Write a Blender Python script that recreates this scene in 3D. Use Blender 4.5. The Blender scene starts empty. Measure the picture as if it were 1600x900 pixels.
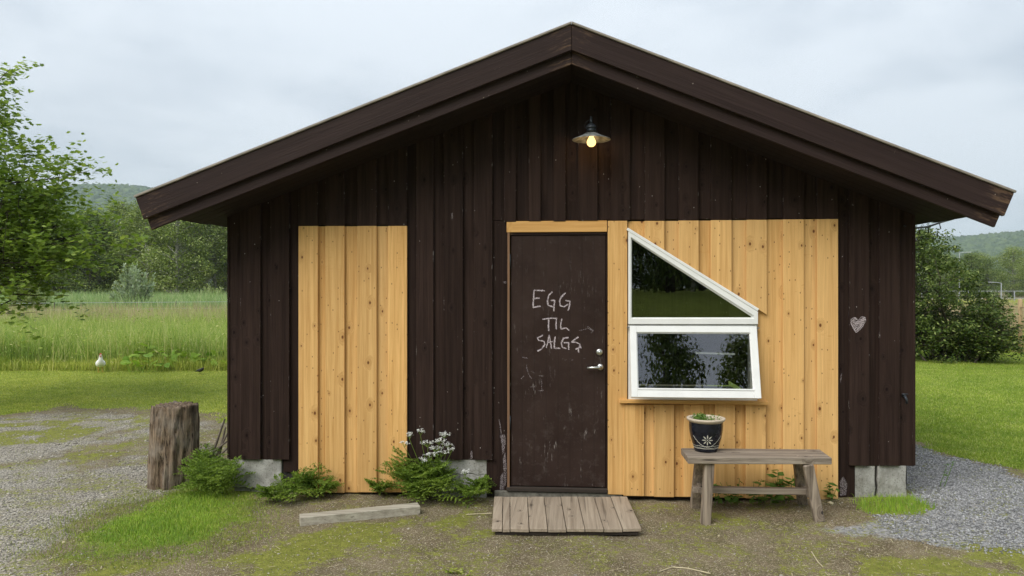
import bpy, math, random
import numpy as np
from mathutils import Vector, Matrix, noise as mnoise

R = math.radians
random.seed(11)
rng = np.random.default_rng(11)
scene = bpy.context.scene
col = scene.collection

# ------------------------------------------------------------------ camera
F = 1155.0            # focal length in photo pixels (1600 wide)
CH = 1.70             # eye height
D = 5.94              # camera to front wall
TH = math.atan(84 / 1155)
cam_d = bpy.data.cameras.new('camera')
cam_d.sensor_width = 36
cam_d.lens = F / 1600 * 36
cam_d.clip_end = 8000
cam = bpy.data.objects.new('camera', cam_d)
col.objects.link(cam)
cam.location = (0, -D, CH)
cam.rotation_euler = (R(90), 0, TH)
scene.camera = cam

# ------------------------------------------------------------------ light
SUN_EL, SUN_AZ = R(46), R(216)        # soft overcast glow, behind and left of the camera
world = bpy.data.worlds.new('World')
scene.world = world
world.use_nodes = True
wn = world.node_tree
wn.nodes.clear()


def nd(nt, typ, ins=None, **props):
    n = nt.nodes.new(typ)
    for k, v in props.items():
        setattr(n, k, v)
    for k, v in (ins or {}).items():
        s = n.inputs[k]
        if isinstance(v, bpy.types.NodeSocket):
            nt.links.new(v, s)
        else:
            s.default_value = v
    return n


def mixc(nt, f, a, b, blend='MIX'):
    n = nd(nt, 'ShaderNodeMix', {0: f, 6: a, 7: b}, data_type='RGBA', blend_type=blend)
    return n.outputs[2]


def mth(nt, op, a, b=0.0, clamp=False):
    n = nd(nt, 'ShaderNodeMath', {0: a, 1: b}, operation=op, use_clamp=clamp)
    return n.outputs[0]


def mapr(nt, v, a, b, c=0.0, d=1.0, smooth=False):
    n = nd(nt, 'ShaderNodeMapRange', {0: v, 1: a, 2: b, 3: c, 4: d})
    if smooth:
        n.interpolation_type = 'SMOOTHSTEP'
    return n.outputs[0]


def noise(nt, vec, scale, detail=4.0, rough=0.55, dist=0.0):
    return nd(nt, 'ShaderNodeTexNoise', {'Vector': vec, 'Scale': scale, 'Detail': detail, 'Roughness': rough, 'Distortion': dist})


def C(r, g, b):
    return (r, g, b, 1.0)


tc = nd(wn, 'ShaderNodeTexCoord')
sky = nd(wn, 'ShaderNodeTexSky', sky_type='NISHITA', sun_disc=False)
sky.sun_elevation = SUN_EL
sky.sun_rotation = SUN_AZ
sep = nd(wn, 'ShaderNodeSeparateXYZ', {0: tc.outputs['Generated']})
zc = mth(wn, 'MAXIMUM', sep.outputs[2], 0.0)
den = mth(wn, 'ADD', zc, 0.16)
px_ = mth(wn, 'DIVIDE', sep.outputs[0], den)
py_ = mth(wn, 'DIVIDE', sep.outputs[1], den)
cv = nd(wn, 'ShaderNodeCombineXYZ', {0: px_, 1: py_, 2: 3.3}).outputs[0]
n1 = noise(wn, cv, 0.85, 6.0, 0.50, 0.35)
n2 = noise(wn, cv, 2.6, 5.0, 0.55, 0.4)
cl = mth(wn, 'ADD', mth(wn, 'MULTIPLY', n1.outputs[0], 0.75), mth(wn, 'MULTIPLY', n2.outputs[0], 0.25))
cf = mapr(wn, cl, 0.38, 0.58, 0, 1, True)
ccol = mixc(wn, cf, C(4.6, 5.15, 5.8), C(6.2, 6.7, 7.25))          # grey and bright cloud
cie = mapr(wn, zc, 0.0, 1.0, 0.93, 1.75)                             # overcast sky, brighter overhead
cn = nd(wn, 'ShaderNodeVectorMath', {0: ccol, 3: cie}, operation='SCALE')
skc = mixc(wn, 0.93, sky.outputs[0], cn.outputs[0])
bg = nd(wn, 'ShaderNodeBackground', {'Color': skc, 'Strength': 0.056})
wo = nd(wn, 'ShaderNodeOutputWorld', {'Surface': bg.outputs[0]})

sun_d = bpy.data.lights.new('sun', 'SUN')
sun_d.energy = 1.5
sun_d.angle = R(42)
sun_d.color = (1.0, 0.965, 0.91)
sun = bpy.data.objects.new('sun', sun_d)
col.objects.link(sun)
sdir = Vector((math.sin(SUN_AZ) * math.cos(SUN_EL), math.cos(SUN_AZ) * math.cos(SUN_EL), math.sin(SUN_EL)))
sun.rotation_euler = (-sdir).to_track_quat('-Z', 'Y').to_euler()

scene.view_settings.view_transform = 'Standard'
scene.view_settings.look = 'None'
scene.view_settings.gamma = 1
scene.view_settings.exposure = 1.10
scene.view_settings.use_curve_mapping = False
scene.render.engine = 'CYCLES'
scene.cycles.use_denoising = True
scene.cycles.max_bounces = 8
scene.cycles.transparent_max_bounces = 16
scene.cycles.volume_bounces = 1

# ------------------------------------------------------------------ photo pixel -> place
cT, sT = math.cos(TH), math.sin(TH)


def ray(px, py):
    dx, dz = (px - 800) / F, -(py - 450) / F
    return Vector((dx * cT - sT, dx * sT + cT, dz))


CAM = Vector((0, -D, CH))


def W(px, py, y=0.0):
    r = ray(px, py)
    return CAM + r * ((y - CAM.y) / r.y)


def G(px, py, z=0.0):
    r = ray(px, py)
    return CAM + r * ((z - CAM.z) / r.z)


def AT(px, py, depth):
    return CAM + ray(px, py) * depth


def ss(a, b, x):
    t = np.clip((x - a) / (b - a), 0, 1)
    return t * t * (3 - 2 * t)


def gz(x, y):
    """ground height: a slight rise towards the right corner of the shed"""
    x = np.asarray(x, float)
    y = np.asarray(y, float)
    return 0.075 * ss(0.9, 2.6, x) * ss(-1.5, -0.2, y) + 1.5 * ss(-11, -25, y)      # and a bank behind the camera


# ------------------------------------------------------------------ mesh helpers
def tag(o, label=None, cat=None, group=None, kind=None):
    if label: o['label'] = label
    if cat: o['category'] = cat
    if group: o['group'] = group
    if kind: o['kind'] = kind
    return o


def empty(name, loc=(0, 0, 0), rz=0.0):
    o = bpy.data.objects.new(name, None)
    o.empty_display_size = 0.1
    col.objects.link(o)
    o.location = loc
    o.rotation_euler = (0, 0, rz)
    return o


def link(name, me, mat, parent=None):
    o = bpy.data.objects.new(name, me)
    if mat is not None:
        me.materials.append(mat)
    col.objects.link(o)
    if parent is not None:
        o.parent = parent
    return o


class MB:
    def __init__(s):
        s.v, s.f = [], []

    def add(s, vs, fs):
        b = len(s.v)
        s.v += [tuple(v) for v in vs]
        s.f += [tuple(b + i for i in f) for f in fs]
        return s

    def hexa(s, p):  # 8 corners: bottom 4 ccw, top 4 ccw
        return s.add(p, [(3, 2, 1, 0), (4, 5, 6, 7), (0, 1, 5, 4), (1, 2, 6, 5), (2, 3, 7, 6), (3, 0, 4, 7)])

    def box(s, x0, x1, y0, y1, z0, z1):
        return s.hexa([(x0, y0, z0), (x1, y0, z0), (x1, y1, z0), (x0, y1, z0), (x0, y0, z1), (x1, y0, z1), (x1, y1, z1), (x0, y1, z1)])

    def prism(s, pts, y0, y1):  # pts (x,z) ccw seen from the front (-y)
        n = len(pts)
        vs = [(x, y0, z) for x, z in pts] + [(x, y1, z) for x, z in pts]
        fs = [tuple(range(n)), tuple(range(2 * n - 1, n - 1, -1))]
        fs += [(i, i + n, (i + 1) % n + n, (i + 1) % n) for i in range(n)]
        return s.add(vs, fs)

    def bar(s, a, b, w, h, up=(0, 0, 1), w2=None, h2=None):
        a, b = Vector(a), Vector(b)
        d = (b - a).normalized()
        u = d.cross(Vector(up)).normalized()
        n = u.cross(d)
        w2, h2 = w2 or w, h2 or h
        p = [a - u * w / 2 - n * h / 2, a + u * w / 2 - n * h / 2, b + u * w2 / 2 - n * h2 / 2, b - u * w2 / 2 - n * h2 / 2,
             a - u * w / 2 + n * h / 2, a + u * w / 2 + n * h / 2, b + u * w2 / 2 + n * h2 / 2, b - u * w2 / 2 + n * h2 / 2]
        return s.hexa(p)

    def tube(s, pts, rad, n=8, cap=True):
        pts = [Vector(p) for p in pts]
        if not hasattr(rad, '__len__'):
            rad = [rad] * len(pts)
        rings = []
        up = Vector((0.13, 0.21, 1)).normalized()
        for i, p in enumerate(pts):
            d = (pts[min(i + 1, len(pts) - 1)] - pts[max(i - 1, 0)]).normalized()
            u = d.cross(up)
            if u.length < 1e-3:
                u = d.cross(Vector((1, 0, 0)))
            u.normalize()
            w = u.cross(d)
            rings.append([p + (u * math.cos(2 * math.pi * k / n) + w * math.sin(2 * math.pi * k / n)) * rad[i] for k in range(n)])
        vs = [v for r_ in rings for v in r_]
        fs = []
        for i in range(len(pts) - 1):
            for k in range(n):
                a, b = i * n + k, i * n + (k + 1) % n
                fs.append((a, b, b + n, a + n))
        if cap:
            fs.append(tuple(range(n - 1, -1, -1)))
            fs.append(tuple(range((len(pts) - 1) * n, len(pts) * n)))
        return s.add(vs, fs)

    def lathe(s, prof, c=(0, 0, 0), n=24):
        """prof: list of (radius, z); open surface revolved about z"""
        cx, cy, cz = c
        vs, fs = [], []
        for r_, z in prof:
            for k in range(n):
                a = 2 * math.pi * k / n
                vs.append((cx + r_ * math.cos(a), cy + r_ * math.sin(a), cz + z))
        for i in range(len(prof) - 1):
            for k in range(n):
                a, b = i * n + k, i * n + (k + 1) % n
                fs.append((a, b, b + n, a + n))
        return s.add(vs, fs)

    def build(s, name, mat, parent=None, smooth=False, bevel=0.0):
        me = bpy.data.meshes.new(name)
        me.from_pydata(s.v, [], s.f)
        me.update()
        if smooth:
            for p in me.polygons:
                p.use_smooth = True
        o = link(name, me, mat, parent)
        if bevel:
            m = o.modifiers.new('bevel', 'BEVEL')
            m.width = bevel
            m.segments = 1
            m.limit_method = 'ANGLE'
        return o


def np_mesh(name, V, faces, mat, parent=None, smooth=False):
    """faces: list of int arrays (n,k)"""
    V = np.asarray(V, np.float32)
    me = bpy.data.meshes.new(name)
    me.vertices.add(len(V))
    me.vertices.foreach_set('co', V.ravel())
    idx = np.concatenate([f.ravel() for f in faces]).astype(np.int32)
    tot = np.concatenate([np.full(len(f), f.shape[1]) for f in faces]).astype(np.int32)
    st = np.concatenate([[0], np.cumsum(tot)[:-1]]).astype(np.int32)
    me.loops.add(len(idx))
    me.loops.foreach_set('vertex_index', idx)
    me.polygons.add(len(tot))
    me.polygons.foreach_set('loop_start', st)
    me.polygons.foreach_set('loop_total', tot)
    if smooth:
        me.polygons.foreach_set('use_smooth', np.ones(len(tot), bool))
    me.update(calc_edges=True)
    return link(name, me, mat, parent)


def rand_rot(n, tilt=None):
    """random rotation matrices; tilt limits how far the local z leaves world up (radians)"""
    yaw = rng.uniform(0, 2 * np.pi, n)
    if tilt is None:
        nz = rng.uniform(-1, 1, n)
        az = rng.uniform(0, 2 * np.pi, n)
        sxy = np.sqrt(1 - nz ** 2)
        zx = np.stack([sxy * np.cos(az), sxy * np.sin(az), nz], 1)
    else:
        t = np.abs(rng.normal(0, tilt, n))
        az = rng.uniform(0, 2 * np.pi, n)
        zx = np.stack([np.sin(t) * np.cos(az), np.sin(t) * np.sin(az), np.cos(t)], 1)
    ref = np.stack([np.cos(yaw), np.sin(yaw), np.zeros(n)], 1)
    xx = np.cross(ref, zx)
    nl = np.linalg.norm(xx, axis=1, keepdims=True)
    bad = nl[:, 0] < 1e-3
    xx[bad] = np.cross(np.array([[0.3, 0.2, 0.9]]), zx[bad])
    xx /= np.linalg.norm(xx, axis=1, keepdims=True)
    yx = np.cross(zx, xx)
    return np.stack([xx, yx, zx], 2)   # columns


RHOMB = (np.array([[0, -.5, 0], [.27, -.05, .05], [0, .5, -.04], [-.27, -.05, .05]]), [np.array([[0, 1, 2], [0, 2, 3]])])
_mp = [(0, -.5), (.16, -.42), (.42, -.40), (.34, -.22), (.60, .02), (.36, .05), (.40, .28), (.18, .18), (0, .60), (-.18, .18), (-.40, .28), (-.36, .05), (-.60, .02), (-.34, -.22), (-.42, -.40), (-.16, -.42)]
MAPLE = (np.array([(0, -.1, -.05)] + [(x, y, .04 * math.sin(7 * i)) for i, (x, y) in enumerate(_mp)]),
         [np.array([[0, 1 + i, 1 + (i + 1) % 16] for i in range(16)])])


def scatter(template, pos, size, rot):
    T, fs = template
    n, k = len(pos), len(T)
    size = np.broadcast_to(np.asarray(size, float), (n,))
    V = np.einsum('nij,kj->nki', rot, T) * size[:, None, None] + np.asarray(pos)[:, None, :]
    base = (np.arange(n) * k)[:, None, None]
    faces = [(f[None] + base).reshape(-1, f.shape[1]) for f in fs]
    return V.reshape(-1, 3), faces


def rot_n(N):
    n = len(N)
    N = N / (np.linalg.norm(N, axis=1, keepdims=True) + 1e-9)
    t = rng.normal(0, 1, (n, 3))
    xx = np.cross(t, N)
    xx /= np.linalg.norm(xx, axis=1, keepdims=True) + 1e-9
    return np.stack([xx, np.cross(N, xx), N], 2)


def leaves_obj(name, pos, size, mat, parent=None, template=RHOMB, tilt=None):
    V, fs = scatter(template, pos, size, rand_rot(len(pos), tilt))
    return np_mesh(name, V, fs, mat, parent)


def blades_obj(name, pos, h, w, mat, lean=0.35, parent=None):
    n = len(pos)
    h = np.broadcast_to(np.asarray(h, float), (n,)) * rng.uniform(0.55, 1.15, n)
    w = np.broadcast_to(np.asarray(w, float), (n,)) * rng.uniform(0.7, 1.2, n)
    a = rng.uniform(0, 2 * np.pi, n)
    b = rng.uniform(0, 2 * np.pi, n)
    ln = np.abs(rng.normal(0, lean, n)) * h
    sx = np.stack([np.cos(a), np.sin(a), np.zeros(n)], 1) * w[:, None] / 2
    ld = np.stack([np.cos(b), np.sin(b), np.zeros(n)], 1) * ln[:, None]
    up = np.array([[0, 0, 1.0]])
    m = pos + ld * 0.35 + up * (h * 0.58)[:, None]
    t = pos + ld + up * (h * np.sqrt(np.clip(1 - (ln / np.maximum(h, 1e-6)) ** 2 * 0.4, 0.2, 1)))[:, None]
    V = np.stack([pos - sx, pos + sx, m + sx * 0.75, m - sx * 0.75, t], 1).reshape(-1, 3)
    o = (np.arange(n) * 5)[:, None]
    q = np.array([[0, 1, 2, 3]]) + o
    tr = np.array([[3, 2, 4]]) + o
    return np_mesh(name, V, [q, tr], mat, parent)


ICO_V = None


def ico():
    global ICO_V
    p = (1 + 5 ** .5) / 2
    v = np.array([(-1, p, 0), (1, p, 0), (-1, -p, 0), (1, -p, 0), (0, -1, p), (0, 1, p), (0, -1, -p), (0, 1, -p), (p, 0, -1), (p, 0, 1), (-p, 0, -1), (-p, 0, 1)], float)
    v /= np.linalg.norm(v[0])
    f = np.array([(0, 11, 5), (0, 5, 1), (0, 1, 7), (0, 7, 10), (0, 10, 11), (1, 5, 9), (5, 11, 4), (11, 10, 2), (10, 7, 6), (7, 1, 8), (3, 9, 4), (3, 4, 2), (3, 2, 6), (3, 6, 8), (3, 8, 9), (4, 9, 5), (2, 4, 11), (6, 2, 10), (8, 6, 7), (9, 8, 1)])
    return v, f


OCT_V = np.array([(1, 0, 0), (0, 1, 0), (-1, 0, 0), (0, -1, 0), (0, 0, 1), (0, 0, -1)], float)
OCT_F = np.array([(0, 1, 4), (1, 2, 4), (2, 3, 4), (3, 0, 4), (1, 0, 5), (2, 1, 5), (3, 2, 5), (0, 3, 5)])


def stones_obj(name, pos, size, mat, flat=0.6, shape='ico', jit=0.28, smooth=False):
    v, f = ico() if shape == 'ico' else (OCT_V, OCT_F)
    n, k = len(pos), len(v)
    size = np.broadcast_to(np.asarray(size, float), (n,)) / 2
    J = v[None] * (1 + rng.uniform(-jit, jit, (n, k, 1)))
    J = J * np.stack([rng.uniform(0.75, 1.25, n), rng.uniform(0.75, 1.25, n), rng.uniform(0.7, 1.2, n) * flat], 1)[:, None, :]
    V = np.einsum('nij,nkj->nki', rand_rot(n, 0.35), J) * size[:, None, None] + np.asarray(pos)[:, None, :]
    fs = (f[None] + (np.arange(n) * k)[:, None, None]).reshape(-1, 3)
    return np_mesh(name, V.reshape(-1, 3), [fs], mat, None, smooth)


# ------------------------------------------------------------------ materials
def newmat(name):
    m = bpy.data.materials.new(name)
    m.use_nodes = True
    nt = m.node_tree
    nt.nodes.clear()
    out = nd(nt, 'ShaderNodeOutputMaterial')
    return m, nt, out


def bsdf(nt, out, color, rough=0.6, bump=None, bstr=0.3, bdist=0.01, **extra):
    ins = {'Base Color': color, 'Roughness': rough}
    if bump is not None:
        b = nd(nt, 'ShaderNodeBump', {'Height': bump, 'Strength': bstr, 'Distance': bdist})
        ins['Normal'] = b.outputs[0]
    ins.update(extra)
    p = nd(nt, 'ShaderNodeBsdfPrincipled', ins)
    nt.links.new(p.outputs[0], out.inputs['Surface'])
    return p


def obj_coord(nt, rand=True):
    t = nd(nt, 'ShaderNodeTexCoord').outputs['Object']
    if not rand:
        return t
    oi = nd(nt, 'ShaderNodeObjectInfo')
    off = nd(nt, 'ShaderNodeVectorMath', {0: (57.0, 31.0, 83.0), 3: oi.outputs['Random']}, operation='SCALE').outputs[0]
    return nd(nt, 'ShaderNodeVectorMath', {0: t, 1: off}, operation='ADD').outputs[0]


def scaled(nt, vec, s):
    return nd(nt, 'ShaderNodeVectorMath', {0: vec, 1: s}, operation='MULTIPLY').outputs[0]


def wood(name, light, dark, knot, axis='z', rough=0.6, knots=True, wear=None, spec=0.3, bstr=0.25, tone=0.25, contrast=1.0, crack=0.0, edgewear=False, endwear=False, nknot=0.72, hue=None, pins=False):
    m, nt, out = newmat(name)
    v = obj_coord(nt)
    oi = nd(nt, 'ShaderNodeObjectInfo').outputs['Random']
    st = {'x': (0.9, 34, 34), 'y': (34, 0.9, 34), 'z': (34, 34, 0.9)}[axis]
    vs = scaled(nt, v, st)
    fac_k = None
    if knots:
        sx_ = nd(nt, 'ShaderNodeSeparateXYZ', {0: v})
        kv = nd(nt, 'ShaderNodeCombineXYZ', {0: mth(nt, 'MULTIPLY', sx_.outputs[0 if axis != 'x' else 1], 9.0), 1: mth(nt, 'MULTIPLY', sx_.outputs[{'z': 2, 'x': 0, 'y': 1}[axis]], 6.0)}).outputs[0]
        vk = nd(nt, 'ShaderNodeTexVoronoi', {'Vector': kv, 'Scale': 1.0, 'Randomness': 1.0}, voronoi_dimensions='2D')
        sel = nd(nt, 'ShaderNodeSeparateColor', {0: vk.outputs['Color']})
        on = mth(nt, 'GREATER_THAN', sel.outputs[0], nknot)
        sz = mapr(nt, sel.outputs[1], 0, 1, 0.035, 0.105)
        kd = mth(nt, 'DIVIDE', vk.outputs['Distance'], sz)
        core = mth(nt, 'MULTIPLY', mapr(nt, kd, 0.55, 1.15, 1, 0, True), on)
        halo = mth(nt, 'MULTIPLY', mapr(nt, kd, 0.6, 5.0, 1, 0, True), on)
        hv = nd(nt, 'ShaderNodeVectorMath', {0: (2.6, 2.6, 2.6), 3: halo}, operation='SCALE').outputs[0]
        vs = nd(nt, 'ShaderNodeVectorMath', {0: vs, 1: hv}, operation='ADD').outputs[0]
        fac_k = core
    g1 = noise(nt, vs, 1.0, 5.0, 0.6, 0.6)
    g2 = noise(nt, scaled(nt, vs, (4.5, 4.5, 4.5)), 1.0, 3.0, 0.6, 0.2)
    big = noise(nt, v, 2.2, 3.0)
    f = mth(nt, 'ADD', mth(nt, 'MULTIPLY', g1.outputs[0], 0.7), mth(nt, 'MULTIPLY', g2.outputs[0], 0.3))
    f = mapr(nt, f, 0.5 - 0.16 / contrast, 0.5 + 0.16 / contrast)
    c = mixc(nt, f, C(*dark), C(*light))
    if hue:
        r2 = mth(nt, 'FRACT', mth(nt, 'MULTIPLY', oi, 91.3))
        c = mixc(nt, mth(nt, 'MULTIPLY', r2, 0.32), c, C(*hue), 'MIX')
    tn = mth(nt, 'ADD', mth(nt, 'MULTIPLY', oi, tone), mth(nt, 'MULTIPLY', big.outputs[0], tone))
    c = nd(nt, 'ShaderNodeVectorMath', {0: c, 3: mapr(nt, tn, 0, 2 * tone, 1 - tone, 1 + tone * 0.6)}, operation='SCALE').outputs[0]
    if knots:
        c = mixc(nt, mth(nt, 'MULTIPLY', halo, 0.35), c, C(*[0.55 * a + 0.45 * b for a, b in zip(dark, knot)]))
        c = mixc(nt, core, c, C(*knot))
    h = g2.outputs[0]
    if pins:                                      # pin knots, nail heads and ruffled cross grain
        pk = nd(nt, 'ShaderNodeTexVoronoi', {'Vector': scaled(nt, kv, (2.6, 2.2, 1)), 'Scale': 1.0}, voronoi_dimensions='2D')
        ps = nd(nt, 'ShaderNodeSeparateColor', {0: pk.outputs['Color']})
        pm = mth(nt, 'MULTIPLY', mapr(nt, pk.outputs['Distance'], 0.06, 0.11, 0.85, 0), mth(nt, 'GREATER_THAN', ps.outputs[0], 0.82))
        c = mixc(nt, pm, c, C(*knot))
        rz_ = noise(nt, scaled(nt, v, (14, 14, 55)), 1.0, 2.0, 0.5, 1.2)
        ra_ = noise(nt, scaled(nt, v, (5, 5, 2.5)), 1.0, 2.0)
        rm = mth(nt, 'MULTIPLY', mapr(nt, rz_.outputs[0], 0.60, 0.70), mapr(nt, ra_.outputs[0], 0.56, 0.66, 0, 0.5))
        c = mixc(nt, rm, c, C(*dark))
    if crack:
        ck = noise(nt, scaled(nt, v, {'x': (1.3, 42, 42), 'y': (42, 1.3, 42), 'z': (42, 42, 1.3)}[axis]), 1.0, 2.0, 0.5)
        cm = mapr(nt, ck.outputs[0], 0.64, 0.70, 0, crack)
        c = mixc(nt, cm, c, C(*[d * 0.3 for d in dark]))
    if wear:
        wv = nd(nt, 'ShaderNodeTexVoronoi', {'Vector': scaled(nt, v, (1, 1, 0.6)), 'Scale': 24.0})
        ws = nd(nt, 'ShaderNodeSeparateColor', {0: wv.outputs['Color']})
        wd = mth(nt, 'ADD', wv.outputs['Distance'], mth(nt, 'MULTIPLY', noise(nt, v, 90.0, 3.0).outputs[0], 0.12))
        chip = mth(nt, 'MULTIPLY', mth(nt, 'LESS_THAN', wd, 0.13), mth(nt, 'GREATER_THAN', ws.outputs[0], 0.86))
        c = mixc(nt, chip, c, C(*wear))
        sc_ = noise(nt, scaled(nt, v, (60, 60, 5)), 1.0, 3.0, 0.7)
        area = noise(nt, v, 1.3, 2.0)
        scr = mth(nt, 'MULTIPLY', mapr(nt, sc_.outputs[0], 0.70, 0.76), mapr(nt, area.outputs[0], 0.52, 0.66))
        c = mixc(nt, mth(nt, 'MULTIPLY', scr, 0.55), c, C(*wear))
    if endwear:
        ge = nd(nt, 'ShaderNodeSeparateXYZ', {0: nd(nt, 'ShaderNodeTexCoord').outputs['Generated']})
        ee = mapr(nt, mth(nt, 'ABSOLUTE', mth(nt, 'SUBTRACT', ge.outputs[0], 0.5)), 0.43, 0.5)
        en = noise(nt, scaled(nt, v, (5, 30, 30)), 1.0, 5.0, 0.7)
        c = mixc(nt, mth(nt, 'MULTIPLY', ee, mapr(nt, en.outputs[0], 0.52, 0.62, 0, 0.8)), c, C(0.17, 0.105, 0.062))
    if edgewear:
        ge = nd(nt, 'ShaderNodeSeparateXYZ', {0: nd(nt, 'ShaderNodeTexCoord').outputs['Generated']})
        ed = mapr(nt, mth(nt, 'ABSOLUTE', mth(nt, 'SUBTRACT', ge.outputs[0], 0.5)), 0.462, 0.478)
        en = noise(nt, scaled(nt, v, (20, 20, 16)), 1.0, 5.0, 0.75)
        c = mixc(nt, mth(nt, 'MULTIPLY', ed, mapr(nt, en.outputs[0], 0.60, 0.68, 0, 0.8)), c, C(*wear))
        fn = mth(nt, 'MULTIPLY', mapr(nt, ge.outputs[2], 0.0, 0.012, 1, 0), mapr(nt, en.outputs[0], 0.60, 0.66, 0, 0.35))
        c = mixc(nt, fn, c, C(*wear))
    bsdf(nt, out, c, rough, h, bstr, 0.004, **{'Specular IOR Level': spec})
    return m


M = {}
BRN = ((0.0430, 0.0262, 0.0208), (0.0220, 0.0132, 0.0107), (0.011, 0.0065, 0.006))
M['brown'] = wood('brown_paint', *BRN, 'z', 0.62, knots=True, wear=(0.34, 0.31, 0.29), spec=0.06, bstr=0.7, tone=0.4, contrast=1.3, edgewear=True)
M['brown_x'] = wood('brown_paint_rake', (0.042, 0.0268, 0.0238), (0.0265, 0.0165, 0.0148), (0.016, 0.010, 0.010), 'x', 0.58, knots=False, wear=(0.24, 0.20, 0.17), spec=0.10, bstr=0.7, tone=0.2, contrast=1.1, endwear=True)
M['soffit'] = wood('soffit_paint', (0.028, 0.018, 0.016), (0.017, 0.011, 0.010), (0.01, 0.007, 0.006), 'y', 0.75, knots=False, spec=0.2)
M['pine'] = wood('fresh_pine', (0.78, 0.470, 0.178), (0.55, 0.285, 0.086), (0.15, 0.055, 0.018), 'z', 0.5, spec=0.2, bstr=0.2, tone=0.22, contrast=1.25, nknot=0.78, hue=(0.84, 0.57, 0.27), pins=True)
M['pine_x'] = wood('fresh_pine_flat', (0.76, 0.445, 0.160), (0.57, 0.295, 0.088), (0.17, 0.065, 0.022), 'x', 0.5, spec=0.25, bstr=0.15, tone=0.1, contrast=1.1)
M['grey_x'] = wood('grey_timber', (0.36, 0.30, 0.235), (0.135, 0.105, 0.08), (0.05, 0.04, 0.035), 'x', 0.8, spec=0.2, bstr=0.5, tone=0.2, contrast=1.2, crack=0.8)
M['grey_z'] = wood('grey_timber_leg', (0.40, 0.325, 0.25), (0.13, 0.10, 0.076), (0.05, 0.04, 0.035), 'z', 0.8, spec=0.2, bstr=0.5, tone=0.2, contrast=1.2, crack=0.8)
M['deck'] = wood('deck_board', (0.42, 0.345, 0.26), (0.23, 0.178, 0.128), (0.055, 0.04, 0.03), 'y', 0.8, spec=0.2, bstr=0.4, tone=0.2, contrast=1.0, crack=0.5)
M['plank'] = wood('pale_plank', (0.52, 0.475, 0.385), (0.27, 0.24, 0.185), (0.12, 0.10, 0.08), 'x', 0.8, spec=0.2, bstr=0.4, tone=0.12, crack=0.5)
M['dark_wood'] = wood('dark_timber', (0.055, 0.043, 0.034), (0.028, 0.021, 0.017), (0.02, 0.015, 0.012), 'x', 0.8, knots=False, spec=0.2)  # dark brown grained wood for threshold, joists and plinth
M['old_strip'] = wood('worn_edge_wood', (0.26, 0.15, 0.085), (0.13, 0.075, 0.045), (0.06, 0.04, 0.03), 'z', 0.75, knots=False, spec=0.2, tone=0.3)


def simple(name, color, rough=0.5, metal=0.0, var=0.0, scale=20.0, bstr=0.0, spec=0.5):
    m, nt, out = newmat(name)
    v = obj_coord(nt, False)
    n = noise(nt, v, scale, 4.0)
    c = C(*color)
    if var:
        c = mixc(nt, mapr(nt, n.outputs[0], 0.3, 0.7), C(*[a * (1 - var) for a in color]), C(*[min(1, a * (1 + var)) for a in color]))
    bsdf(nt, out, c, rough, n.outputs[0] if bstr else None, bstr, 0.01, Metallic=metal, **{'Specular IOR Level': spec})
    return m


M['white'] = simple('white_window_paint', (0.80, 0.80, 0.78), 0.35, var=0.04, scale=8)
M['gasket'] = simple('grey_gasket', (0.16, 0.16, 0.155), 0.6)
M['metal'] = simple('brushed_metal', (0.62, 0.62, 0.60), 0.32, 1.0, var=0.1)
M['iron'] = simple('black_iron', (0.030, 0.036, 0.044), 0.45, 0.3, var=0.3)
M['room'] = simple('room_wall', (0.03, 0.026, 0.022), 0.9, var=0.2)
M['felt'] = simple('roof_felt', (0.06, 0.058, 0.055), 0.9, var=0.3, scale=60, bstr=0.4)
M['cable'] = simple('black_cable', (0.012, 0.012, 0.012), 0.6)
M['galv'] = simple('galvanised_steel', (0.45, 0.47, 0.48), 0.5, 0.4, var=0.1)
M['hen'] = simple('white_feathers', (0.80, 0.79, 0.76), 0.9, var=0.08, scale=30, bstr=0.3)
M['comb'] = simple('red_comb', (0.55, 0.035, 0.03), 0.6)
M['beak'] = simple('yellow_beak', (0.55, 0.36, 0.08), 0.6)
M['blackbird'] = simple('black_feathers', (0.018, 0.016, 0.014), 0.7, var=0.2)
M['soil'] = simple('potting_soil', (0.035, 0.024, 0.016), 0.95, var=0.5, scale=90, bstr=0.8)
M['petal'] = simple('white_petals', (0.78, 0.78, 0.74), 0.8)
M['stick'] = simple('dead_stick', (0.12, 0.095, 0.075), 0.85, var=0.3)
M['shell'] = simple('dry_straw', (0.50, 0.43, 0.27), 0.8, var=0.2)
M['edge_strip'] = simple('weathered_edge', (0.27, 0.235, 0.195), 0.75, var=0.35, scale=6, bstr=0.2)


def m_concrete():
    m, nt, out = newmat('old_concrete')
    v = obj_coord(nt)
    a = noise(nt, v, 9.0, 6.0, 0.65)
    b = noise(nt, v, 70.0, 5.0, 0.7)
    pit = nd(nt, 'ShaderNodeTexVoronoi', {'Vector': v, 'Scale': 60.0})
    c = mixc(nt, mapr(nt, a.outputs[0], 0.3, 0.7), C(0.25, 0.24, 0.215), C(0.50, 0.485, 0.45))
    st_ = noise(nt, scaled(nt, v, (7, 7, 3)), 1.0, 4.0, 0.7)
    c = mixc(nt, mapr(nt, st_.outputs[0], 0.52, 0.70, 0, 0.7), c, C(0.15, 0.14, 0.105))
    c = mixc(nt, mapr(nt, b.outputs[0], 0.56, 0.66), c, C(0.15, 0.14, 0.125))
    c = mixc(nt, mapr(nt, pit.outputs['Distance'], 0.08, 0.16, 0.45, 0), c, C(0.14, 0.13, 0.115))
    bsdf(nt, out, c, 0.9, b.outputs[0], 0.6, 0.012, **{'Specular IOR Level': 0.2})
    return m


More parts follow.
